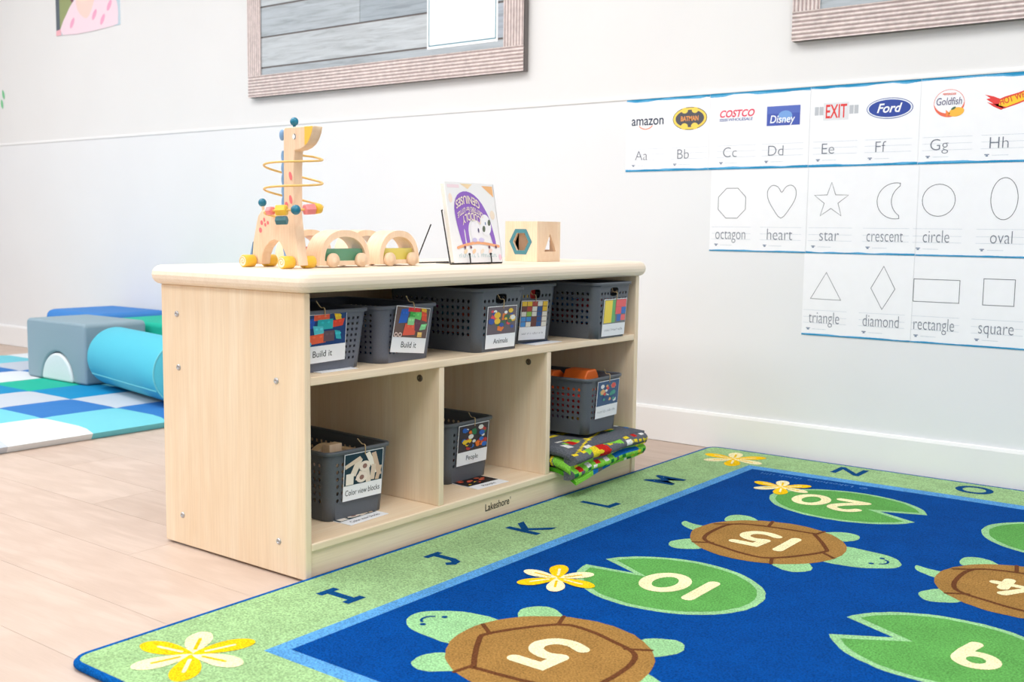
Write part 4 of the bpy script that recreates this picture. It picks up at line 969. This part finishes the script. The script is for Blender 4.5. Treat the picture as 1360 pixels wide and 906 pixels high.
for x in (-.239, -.121):
    mb = MB(); cyl(mb, (x, gy, tz+.0125), (0, 1, 0), .003, .07, 10, .0005); mb.build('axle', M['toy_wood'], g)
    for s in (-1, 1):
        mb = MB(); cyl(mb, (x, gy+s*.0275, tz+.0125), (0, 1, 0), .0125, .027); w = mb.build('wheel', YEL, g)
        F = Fr((x, gy+s*.0412, tz+.0125), (-s, 0, 0), (0, 0, 1), .0002); mb = MB()
        fell(mb, F, 0, 0, .0098, .0098, rgb(246, 232, 206), 1, 24)
        fstroke(mb, F, [(.0009*t*math.cos(t), .0009*t*math.sin(t)) for t in [i*.45 for i in range(3, 23)]], .0016, rgb(226, 176, 90), 2); mb.build('swirl', M['paint'], w)
cx, cr = -.131, .057
hel = [(cx+.02*math.cos(2.2), gy+.006*math.sin(2.2), .228)]
hel = []
for i in range(141):
    t = i/140; a = math.radians(95-970*t); hel.append((cx+cr*math.cos(a), gy+cr*math.sin(a), tz+.2265-.125*t-.005*math.cos(a-.65)))
hel = [(cx+.004, gy+.011, tz+.2242), (cx-.002, gy+.035, tz+.2240)]+hel+[(cx-.032, gy-.006, tz+.100), (cx-.014, gy+.004, tz+.100)]
mb = MB(); mb.tube(hel, .0022, 8); mb.build('wire_coil', M['rattan'], g)
def bead(deg, kind, m, L=.016, r=.0095, dz=0.0):
    # sits on the wire's lowest turn
    best = min(range(60, len(hel)-3), key=lambda i: abs(((math.degrees(math.atan2(hel[i][1]-gy, hel[i][0]-cx))-deg+180) % 360)-180)+ (0 if hel[i][2] < tz+.135 else 500))
    p = Vector(hel[best])+Vector((0, 0, dz)); t = (Vector(hel[best+1])-Vector(hel[best-1])).normalized(); mb = MB()
    if kind == 'ball': mb.ball(p, r, 16)
    else:
        Mx = Matrix.Translation(p) @ t.to_track_quat('Z', 'Y').to_matrix().to_4x4(); sg = 6 if kind == 'hex' else 16
        mb.lathe([(1e-5, -L/2), (r*.8, -L/2), (r, -L/2+.002), (r, L/2-.002), (r*.8, L/2), (1e-5, L/2)], Mx, sg, None, kind != 'hex')
    mb.build('bead', m, g)
bead(-90, 'hex', PINK, .016, .009); bead(-64, 'hex', YEL, .022, .0115); bead(-66, 'hex', DTEAL, .022, .0095, -.0195); bead(-40, 'ball', TEALM, r=.0098); bead(-12, 'hex', PINK, .022, .0115); bead(14, 'cyl', YEL, .016, .010)

# ================================================================== ARCH CARS
def liquid(name, c):
    t = NT(name, .15, .5); t.base(rgb(c)); t.b.inputs['Transmission Weight'].default_value = .1; return t.m
clear = NT('clear_acrylic', .05, .5); clear.base((.97, .98, 1, 1)); clear.b.inputs['Alpha'].default_value = .07
def car(xf, y0, y1, c, label, h=.077):
    yc = (y0+y1)/2; hw = (y1-y0)/2; D = .046; o = empty('arch_car', (xf-D/2, yc, tz)); tag(o, label, 'toy car', 'wooden arch cars on the shelf top')
    N = 28; e = lambda q, k: math.copysign(abs(q)**k, q)
    outer = [(hw*e(math.cos(PI*i/N), .85), .004+(h-.004)*abs(math.sin(PI*i/N))**.85) for i in range(N+1)]
    iw, ih, z0 = hw-.0135, h-.027, .0135
    inner = [(iw*e(math.cos(PI*i/N), .9), z0+ih*abs(math.sin(PI*i/N))**.9) for i in range(N+1)]
    mb = MB()
    def P3(p, x): return (x, yc+p[0], tz+p[1])
    A = [P3(p, xf) for p in outer]; B = [P3(p, xf) for p in inner]; A2 = [P3(p, xf-D) for p in outer]; B2_ = [P3(p, xf-D) for p in inner]; n1 = N+1
    mb.add(A+B, [(i, i+1, n1+i+1, n1+i) for i in range(N)]); mb.add(A2+B2_, [(i+1, i, n1+i, n1+i+1) for i in range(N)])
    mb.add(A+A2, [(i, n1+i, n1+i+1, i+1) for i in range(N)], None, True); mb.add(B+B2_, [(i+1, n1+i+1, n1+i, i) for i in range(N)], None, True)
    mb.poly([A[0], B[0], B[N], A[N]]); mb.poly([A2[N], B2_[N], B2_[0], A2[0]]); mb.poly([A[N], A2[N], A2[0], A[0]]); mb.poly([B[0], B2_[0], B2_[N], B[N]])
    mb.build('arch_frame', M['toy_wood'], o)
    k = .50; cut = [p for p in inner if p[1] <= z0+ih*k]
    lo = [(iw*.999*e(math.cos(a), .9), z0+ih*abs(math.sin(a))**.9) for a in [i*math.asin(k**(1/.9))/8 for i in range(9)]]
    pts = lo+[(-a, b) for a, b in lo[::-1]]
    mb = MB(); mb.prism(pts, lambda a, b, t: (t, yc+a*.998, tz+b), xf-.036, xf-.006); mb.build('bead_filling', liquid('filling_%d' % c[0], c), o)
    up = [p for p in inner if p[1] >= z0+ih*k]
    mb = MB(); mb.prism([(a*.998, b-.0003) for a, b in inner], lambda a, b, t: (t, yc+a, tz+b), xf-.0055, xf-.0045); mb.build('window_pane', clear.m, o)
    for sy in (-1, 1):
        for xx in (xf+.0055, xf-D-.0055):
            mb = MB(); Mx = Matrix.Translation((xx, yc+sy*hw*.56, tz+.0148)) @ Vector((1 if xx > xf-.02 else -1, 0, 0)).to_track_quat('Z', 'Y').to_matrix().to_4x4()
            mb.lathe([(1e-5, -.005), (.0142, -.005), (.0148, -.003), (.0148, .003), (.0135, .005), (.007, .0045), (.006, .006), (.003, .0065), (1e-5, .0065)], Mx, 22); mb.build('wheel', M['toy_wood'], o)
    return o
car(-.12, -1.548, -1.405, (2, 140, 76), 'wooden arch car with green window beside the giraffe')
car(-.12, -1.378, -1.250, (236, 214, 20), 'wooden arch car with yellow window, next to the book stand')
car(-.30, -1.475, -1.345, (232, 96, 104), 'wooden arch car with pink window half hidden behind the giraffe')
car(-.30, -1.300, -1.165, (130, 160, 200), 'wooden arch car with blue window in the back row between two cars')

# ================================================================== BOOK AND STAND
bo = Vector((-.092, -1.160, tz+.004)); bv = Vector((-.033, 0, .185)).normalized(); bu = Vector((0, 1, 0)); BW, BH, BT = .181, .190, .016
F = Fr(bo, bu, bv, .0003); bk = empty('picture_book', tuple(bo)); tag(bk, 'white picture book with a purple animal cover standing upside down on a wire stand', 'book')
def slab(F, x0, x1, y0, y1, n0, n1):
    mb = MB(); vs = [F.o+F.u*a+F.v*b+F.n*c for c in (n0, n1) for a, b in ((x0, y0), (x1, y0), (x1, y1), (x0, y1))]
    mb.add(vs, [(3, 2, 1, 0), (4, 5, 6, 7), (0, 1, 5, 4), (1, 2, 6, 5), (2, 3, 7, 6), (3, 0, 4, 7)]); return mb
covm = mat_plain('book_cover', rgb(248, 246, 246), .35, .01, 30)
slab(F, .003, BW-.003, .003, BH-.003, -BT+.002, -.002).build('pages', mat_plain('book_pages', rgb(236, 232, 222), .8, .06, 900), bk)
cv = slab(F, 0, BW, 0, BH, -.002, 0).build('cover', covm, bk); slab(F, 0, BW, 0, BH, -BT, -BT+.002).build('cover', covm, bk); slab(F, BW-.002, BW, 0, BH, -BT, 0).build('spine', covm, bk)
mb = MB(); PUR = rgb(150, 104, 200); PUR2 = rgb(186, 120, 214); ORG = rgb(248, 176, 130)
w_, h_ = BW, BH
fpoly(mb, F, [(.74*w_, .97*h_), (.97*w_, .97*h_), (.97*w_, .83*h_)], rgb(250, 190, 130), 1); fpoly(mb, F, [(.3*w_, .985*h_), (.55*w_, .985*h_), (.45*w_, .92*h_)], rgb(252, 224, 180), 1)
frect(mb, F, .04*w_, .28*w_, .93*h_, .97*h_, rgb(250, 226, 232), 1); fell(mb, F, .9*w_, .6*h_, .05*w_, .06*h_, rgb(250, 232, 210), 1, 12); fell(mb, F, .08*w_, .8*h_, .04*w_, .06*h_, rgb(252, 232, 214), 1, 12)
armo = smooth([(.22*w_, .20*h_), (.15*w_, .45*h_), (.13*w_, .68*h_), (.22*w_, .84*h_), (.42*w_, .89*h_), (.64*w_, .80*h_), (.80*w_, .60*h_), (.87*w_, .40*h_), (.90*w_, .22*h_), (.84*w_, .22*h_), (.78*w_, .38*h_), (.66*w_, .46*h_), (.5*w_, .54*h_), (.40*w_, .50*h_), (.36*w_, .40*h_), (.36*w_, .24*h_), (.30*w_, .24*h_), (.29*w_, .40*h_), (.27*w_, .40*h_), (.27*w_, .2*h_)], 3)
fpoly(mb, F, armo, PUR, 2)
fell(mb, F, .52*w_, .38*h_, .125*w_, .15*h_, rgb(250, 246, 250), 3); fell(mb, F, .72*w_, .47*h_, .115*w_, .135*h_, rgb(250, 248, 250), 4)
for a, b, r in ((.675, .42, .03), (.80, .50, .03)): fell(mb, F, a*w_, b*h_, r*w_, r*1.4*h_, rgb(100, 110, 90), 5, 12, -.3)
fell(mb, F, .72*w_, .49*h_, .012*w_, .02*h_, rgb(120, 140, 180), 5, 10); fell(mb, F, .56*w_, .40*h_, .015*w_, .03*h_, rgb(90, 80, 120), 5, 10); fell(mb, F, .46*w_, .28*h_, .05*w_, .03*h_, rgb(216, 206, 240), 4, 10); fell(mb, F, .60*w_, .28*h_, .06*w_, .03*h_, rgb(220, 210, 242), 4, 10)
fstroke(mb, F, smooth([(.10*w_, .185*h_), (.3*w_, .225*h_), (.55*w_, .245*h_), (.95*w_, .20*h_)], 4, False), .034*h_, ORG, 4)
for a in (.24, .36, .74, .88): fell(mb, F, a*w_, .19*h_, .02*w_, .02*h_, rgb(120, 76, 90), 6, 10)
for i, c in enumerate([(252, 226, 190), (250, 210, 170), (248, 232, 214), (252, 214, 200)]): fell(mb, F, (.25+.17*i)*w_, .14*h_, .045*w_, .025*h_, rgb(c), 3, 10, .6)
fell(mb, F, .97*w_*.98, .06*h_, .03*w_, .04*h_, rgb(248, 206, 220), 3, 12)
def upside(txt, cx, cy, hh, wid, bend, col):
    G = F.at(cx, cy, PI)
    ftext(mb, G, txt, 0, -hh/2, hh, col, 7, 'c', .02, wid, 0, lambda a, b: (a, b+bend*(a/(wid/2))**2))
CRM = rgb(250, 232, 214)
upside('GENIUSES', .40*w_, .785*h_, .095*h_, .48*w_, .075*h_, CRM); upside('CRITTERS for LITTLE', .43*w_, .665*h_, .06*h_, .52*w_, .085*h_, CRM); upside('CUDDLY', .44*w_, .575*h_, .095*h_, .38*w_, .065*h_, CRM)
scribble(mb, F, .10*w_, .88*w_, .065*h_, .05*h_, (9, 1, 9), rgb(176, 206, 206), 7)
mb.build('cover_print', M['print'], cv)
st = empty('book_stand', (-.12, -1.07, tz)); tag(st, 'thin black wire easel holding the picture book', 'stand')
wr = .0016; zb_ = tz+wr
for yy in (-1.113, -1.034):
    mb = MB(); mb.tube(smooth([(-.086, yy, tz+.024), (-.083, yy, zb_+.004), (-.087, yy, zb_), (-.115, yy, zb_), (-.19, yy, zb_)], 3, False), wr, 8); mb.ball((-.086, yy, tz+.024), .0028, 10); mb.build('hook', M['wire'], st)
for yy in (-1.168, -.975):
    mb = MB(); mb.tube([(-.098, yy, zb_), (-.1255, yy, tz+.125)], wr, 8); mb.build('side_wire', M['wire'], st)
    mb = MB(); mb.tube([(-.205, yy, zb_), (-.158, yy, tz+.092)], wr, 8); mb.build('rear_leg', M['wire'], st)
for a_ in (-.205, -.098):
    mb = MB(); mb.tube([(a_, -1.168, zb_), (a_, -.975, zb_)], wr, 8); mb.build('cross_wire', M['wire'], st)
mb = MB(); mb.tube([(-.1255, -1.166, tz+.125), (-.1345, -1.155, tz+.125), (-.1345, -.988, tz+.125), (-.1255, -.977, tz+.125)], wr, 8); mb.build('cross_wire', M['wire'], st)
# ================================================================== SHAPE SORTER CUBE
def holed_face(o, ww, hh, hole, F, th, mat, name='panel'):
    """rectangle with polygon hole, thickness th behind the frame"""
    n = len(hole); cx = sum(p[0] for p in hole)/n; cy = sum(p[1] for p in hole)/n
    outr = []; hp = []
    # dense sampling of the hole outline and matching points on the border
    for i in range(n):
        a, b = hole[i], hole[(i+1) % n]
        for k in range(8): hp.append((a[0]+(b[0]-a[0])*k/8, a[1]+(b[1]-a[1])*k/8))
    angs = [math.atan2(p[1]-cy, p[0]-cx) for p in hp]
    for a in angs:
        dx, dy = math.cos(a), math.sin(a); t = min((((ww-cx) if dx > 0 else -cx)/dx) if abs(dx) > 1e-9 else 9, (((hh-cy) if dy > 0 else -cy)/dy) if abs(dy) > 1e-9 else 9)
        outr.append((cx+dx*t, cy+dy*t))
    import bisect
    allp = list(zip(hp, outr))
    for c in ((0, 0), (ww, 0), (ww, hh), (0, hh)):      # exact corners, inserted between their neighbours
        a = math.atan2(c[1]-cy, c[0]-cx)
        k = min(range(len(allp)), key=lambda i: abs(((math.atan2(allp[i][0][1]-cy, allp[i][0][0]-cx)-a+PI) % (2*PI))-PI))
        d = ((math.atan2(allp[k][0][1]-cy, allp[k][0][0]-cx)-a+PI) % (2*PI))-PI
        allp.insert(k if d > 0 else k+1, (allp[k][0], c))
    hp = [p for p, q in allp]; outr = [q for p, q in allp]
    m = len(hp); mb = MB(); P_ = lambda p, d: F.o+F.u*p[0]+F.v*p[1]-F.n*d
    vs = [P_(p, 0) for p in outr]+[P_(p, 0) for p in hp]+[P_(p, th) for p in outr]+[P_(p, th) for p in hp]
    fs = []
    for i in range(m):
        j = (i+1) % m; fs += [(i, j, m+j, m+i), (2*m+j, 2*m+i, 3*m+i, 3*m+j), (m+i, m+j, 3*m+j, 3*m+i), (j, i, 2*m+i, 2*m+j)]
    mb.add(vs, fs); return mb.build(name, mat, o)
S_ = .104; qx, qy = -.118, -.803; cb = empty('shape_sorter', (qx-S_/2, qy+S_/2, tz)); tag(cb, 'pale wooden shape sorter cube with a teal hexagon hole', 'toy box')
hexo = lambda r, cx, cz: [(cx+r*math.cos(i*PI/3), cz+r*1.03*math.sin(i*PI/3)) for i in range(6)]
T_ = .006; HZ = S_-T_; SI = S_-2*T_
F1 = Fr((qx-S_, qy, tz), (1, 0, 0), (0, 0, 1), .0004); holed_face(cb, S_, HZ, hexo(.025, .051, .051), F1, T_, M['toy_wood'])
mb = MB(); ho, hi = hexo(.037, .051, .051), hexo(.0252, .051, .051)
for i in range(6): j = (i+1) % 6; fpoly(mb, F1, [ho[i], ho[j], hi[j], hi[i]], rgb(72, 132, 142), 1)
mb.build('hexagon_ring', M['paint'], cb)
F2 = Fr((qx, qy+T_, tz), (0, 1, 0), (0, 0, 1), .0004); holed_face(cb, SI, HZ, [(.027, .026), (.079, .026), (.052, .073)], F2, T_, M['toy_wood'])
F3 = Fr((qx, qy+S_, tz), (-1, 0, 0), (0, 0, 1), .0004); holed_face(cb, S_, HZ, [(.03, .03), (.074, .03), (.074, .074), (.03, .074)], F3, T_, M['toy_wood'])
F4 = Fr((qx-S_, qy+S_-T_, tz), (0, -1, 0), (0, 0, 1), .0004); holed_face(cb, SI, HZ, [(.012, .074), (.080, .074), (.080, .081), (.012, .081)], F4, T_, M['toy_wood'])
MB().box(qx-S_+T_, qx-T_, qy+T_, qy+S_-T_, tz, tz+T_).build('base', M['toy_wood'], cb)
F5 = Fr((qx-S_, qy, tz+S_), (1, 0, 0), (0, 1, 0), .0004); holed_face(cb, S_, S_, [(.052+.024*math.cos(i*PI/8), .052+.024*math.sin(i*PI/8)) for i in range(16)], F5, T_, M['toy_wood'], 'lid')

# ================================================================== SOFT PLAY CORNER
MT = .038
pmx, pmy, pit = -1.575, -1.19, .294
fm = empty('patchwork_mat', (-2.5, -1.0, 0)); tag(fm, 'padded patchwork floor mat of blue, white and green squares behind the shelf', 'mat')
tilt_ = math.radians(1.2); ct, st_ = math.cos(tilt_), math.sin(tilt_)
cols = {0: ['grey', 'white', 'cyan', 'blue', 'grey', 'teal'], 1: ['blue', 'cyan', 'blue', 'grey', 'teal', 'white'], 2: ['white', 'blue', 'grey', 'teal', 'cyan', 'green'], 3: ['cyan', 'grey', 'teal', 'green', 'white', 'blue'],
        4: ['green', 'teal', 'white', 'white', 'blue', 'cyan'], 5: ['blue', 'white', 'cyan', 'blue', 'grey', 'green'], 6: ['teal', 'cyan', 'blue', 'green', 'cyan', 'white']}
rowsY = [pmy-2*.275, pmy-.275, pmy, pmy+.275, pmy+.55, pmy+.80, pmy+1.06]
for ci in range(7):
    for ri in range(6):
        x1 = pmx-ci*pit; x0 = x1-pit; y0, y1 = rowsY[ri], rowsY[ri+1]; mb = MB(); N = 8; vs = []; hs = []
        for a in range(N+1):
            for b in range(N+1):
                x = x0+(x1-x0)*a/N; y = y0+(y1-y0)*b/N
                ex = min(1, min(a, N-a)/1.5); ey = min(1, min(b, N-b)/1.5); z = MT-.0022*(1-ex)**2-.0022*(1-ey)**2
                dx = dy = 0
                if ci == 0 and a == N: z = MT*.55; dx = .012
                if ci == 0 and a == N-1: z = MT-.006; dx = .012
                if ri == 0 and b == 0: z = MT*.55
                if ri == 5 and b == N: z = MT*.55
                vs.append((x+dx, y+dy, z))
        M_ = N+1; mb.add(vs, [(a*M_+b, (a+1)*M_+b, (a+1)*M_+b+1, a*M_+b+1) for a in range(N) for b in range(N)], None, True)
        # skirts to the floor on the outside
        if ci == 0: mb.add([vs[N*M_+b] for b in range(M_)]+[(vs[N*M_+b][0]-.012, vs[N*M_+b][1], .001) for b in range(M_)], [(b+1, b, M_+b, M_+b+1) for b in range(N)], None, True)
        if ri == 0: mb.add([vs[a*M_] for a in range(M_)]+[(vs[a*M_][0], vs[a*M_][1]+.008, .001) for a in range(M_)], [(a, a+1, M_+a+1, M_+a) for a in range(N)], None, True)
        o = mb.build('patch', FAB[cols[ci][ri]], None)
        o.rotation_euler = (0, 0, 0); put(o, fm)
fm.rotation_euler = (0, 0, 0)
def rbox(name, x0, x1, y0, y1, z0, z1, m, parent=None, r=.022, origin=None, bulge=.006):
    # upholstered block: subdivided, softened
    bm = bmesh.new(); bmesh.ops.create_cube(bm, size=1.0)
    for v in bm.verts: v.co = Vector(((x0+x1)/2+v.co.x*(x1-x0), (y0+y1)/2+v.co.y*(y1-y0), (z0+z1)/2+v.co.z*(z1-z0)))
    bmesh.ops.bevel(bm, geom=bm.edges[:], offset=r, segments=4, profile=.5, affect='EDGES')
    me = bpy.data.meshes.new(name); o3 = Vector(origin) if origin else Vector(((x0+x1)/2, (y0+y1)/2, z0))
    for v in bm.verts: v.co -= o3
    bm.to_mesh(me); bm.free()
    for p in me.polygons: p.use_smooth = True
    me.materials.append(m); o = bpy.data.objects.new(name, me); COL.objects.link(o); o.location = o3
    w = o.modifiers.new('wn', 'WEIGHTED_NORMAL')
    if parent: put(o, parent)
    return o
# slate arch block with its tunnel, and the white half-round that plugs it
ab = empty('foam_arch_block', (-2.62, -.57, MT)); tag(ab, 'slate grey foam block with an arched tunnel standing on the patchwork mat', 'foam block')
x0, x1, yF, yB, zt, acx, ar = -2.845, -2.40, -.71, -.43, .285, -2.612, .120
mb = MB(); N = 20; z0 = MT
archp = [(acx+ar*math.cos(t), z0+ar*1.0*math.sin(t)) for t in [PI*i/N for i in range(N+1)]]
R_ = .02
outp = [(x1, z0)]+[(x1-R_+R_*math.cos(t), zt-R_+R_*math.sin(t)) for t in [PI/2*i/5 for i in range(6)]]+[(x0+R_+R_*math.cos(t), zt-R_+R_*math.sin(t)) for t in [PI/2+PI/2*i/5 for i in range(6)]]+[(x0, z0)]
poly = outp+archp[::-1]
mb.prism(poly, lambda a, b, t: (a, t, b), yF, yB); mb.build('cover', FAB['slate'], ab, bevel=.012, seg=3)
hb = MB(); rr = ar-.006
hp_ = [(acx+rr*math.cos(t), z0+.001+(rr)*math.sin(t)) for t in [PI*i/N for i in range(N+1)]]
hb.prism(hp_, lambda a, b, t: (a, t, b), yF-.003, yB+.01); hb_o = hb.build('foam_half_round', FAB['white'], None, (acx, -.57, z0), bevel=.010, seg=3)
tag(hb_o, 'white half-round foam piece filling the arch of the grey block', 'foam block')
# bolster
bl = empty('foam_bolster', (-2.07, -.665, MT)); tag(bl, 'light cyan cylindrical foam bolster lying beside the grey arch block', 'bolster')
pA, pB, br = Vector((-2.33, -.622, MT+.1205)), Vector((-1.70, -.745, MT+.1205)), .116
ax = (pB-pA); L = ax.length; Mx = Matrix.Translation(pA) @ ax.to_track_quat('Z', 'Y').to_matrix().to_4x4()
mb = MB(); mb.lathe([(1e-5, 0), (br-.015, 0), (br-.004, .004), (br, .015), (br, L*.33), (br, L*.66), (br, L-.012), (br-.003, L-.003)], Mx, 40); mb.build('cover', FAB['sky'], bl)
mb = MB(); mb.lathe([(br-.003, L-.003), (br-.012, L), (1e-5, L+.002)], Mx, 40); mb.build('end_panel', FAB['sky'], bl)
mb = MB(); circ_ = [tuple(Mx @ Vector((br*math.cos(t), br*math.sin(t), L-.004))) for t in [2*PI*i/40 for i in range(40)]]; mb.tube(circ_, .003, 6, True)
axn = ax.normalized(); low = Vector((0, 0, -1)); sd = axn.cross(Vector((0, 0, 1))).normalized(); 
sd = sd if sd.y < 0 else -sd
dirn = (sd*math.cos(math.radians(32))+low*math.sin(math.radians(32)))*(br+.0005)
mb.tube([tuple(pA+axn*(L*t)+dirn) for t in (0.03, .3, .6, .97)], .003, 6); mb.build('piping', FAB['cyan'], bl)
tag(rbox('foam_cushion', -3.26, -2.80, -.40, -.03, MT, .284, FAB['royal'], r=.035), 'blue foam block against the wall behind the grey arch block', 'foam block')
tag(rbox('foam_step', -2.72, -2.15, -.405, -.06, .19, .272, FAB['green'], r=.02), 'turquoise foam block beside the wall behind the bolster', 'foam block')
tag(rbox('foam_block', -2.70, -2.17, -.395, -.07, MT, .19, FAB['blue'], r=.02), 'blue foam block underneath the turquoise one, mostly hidden', 'foam block')
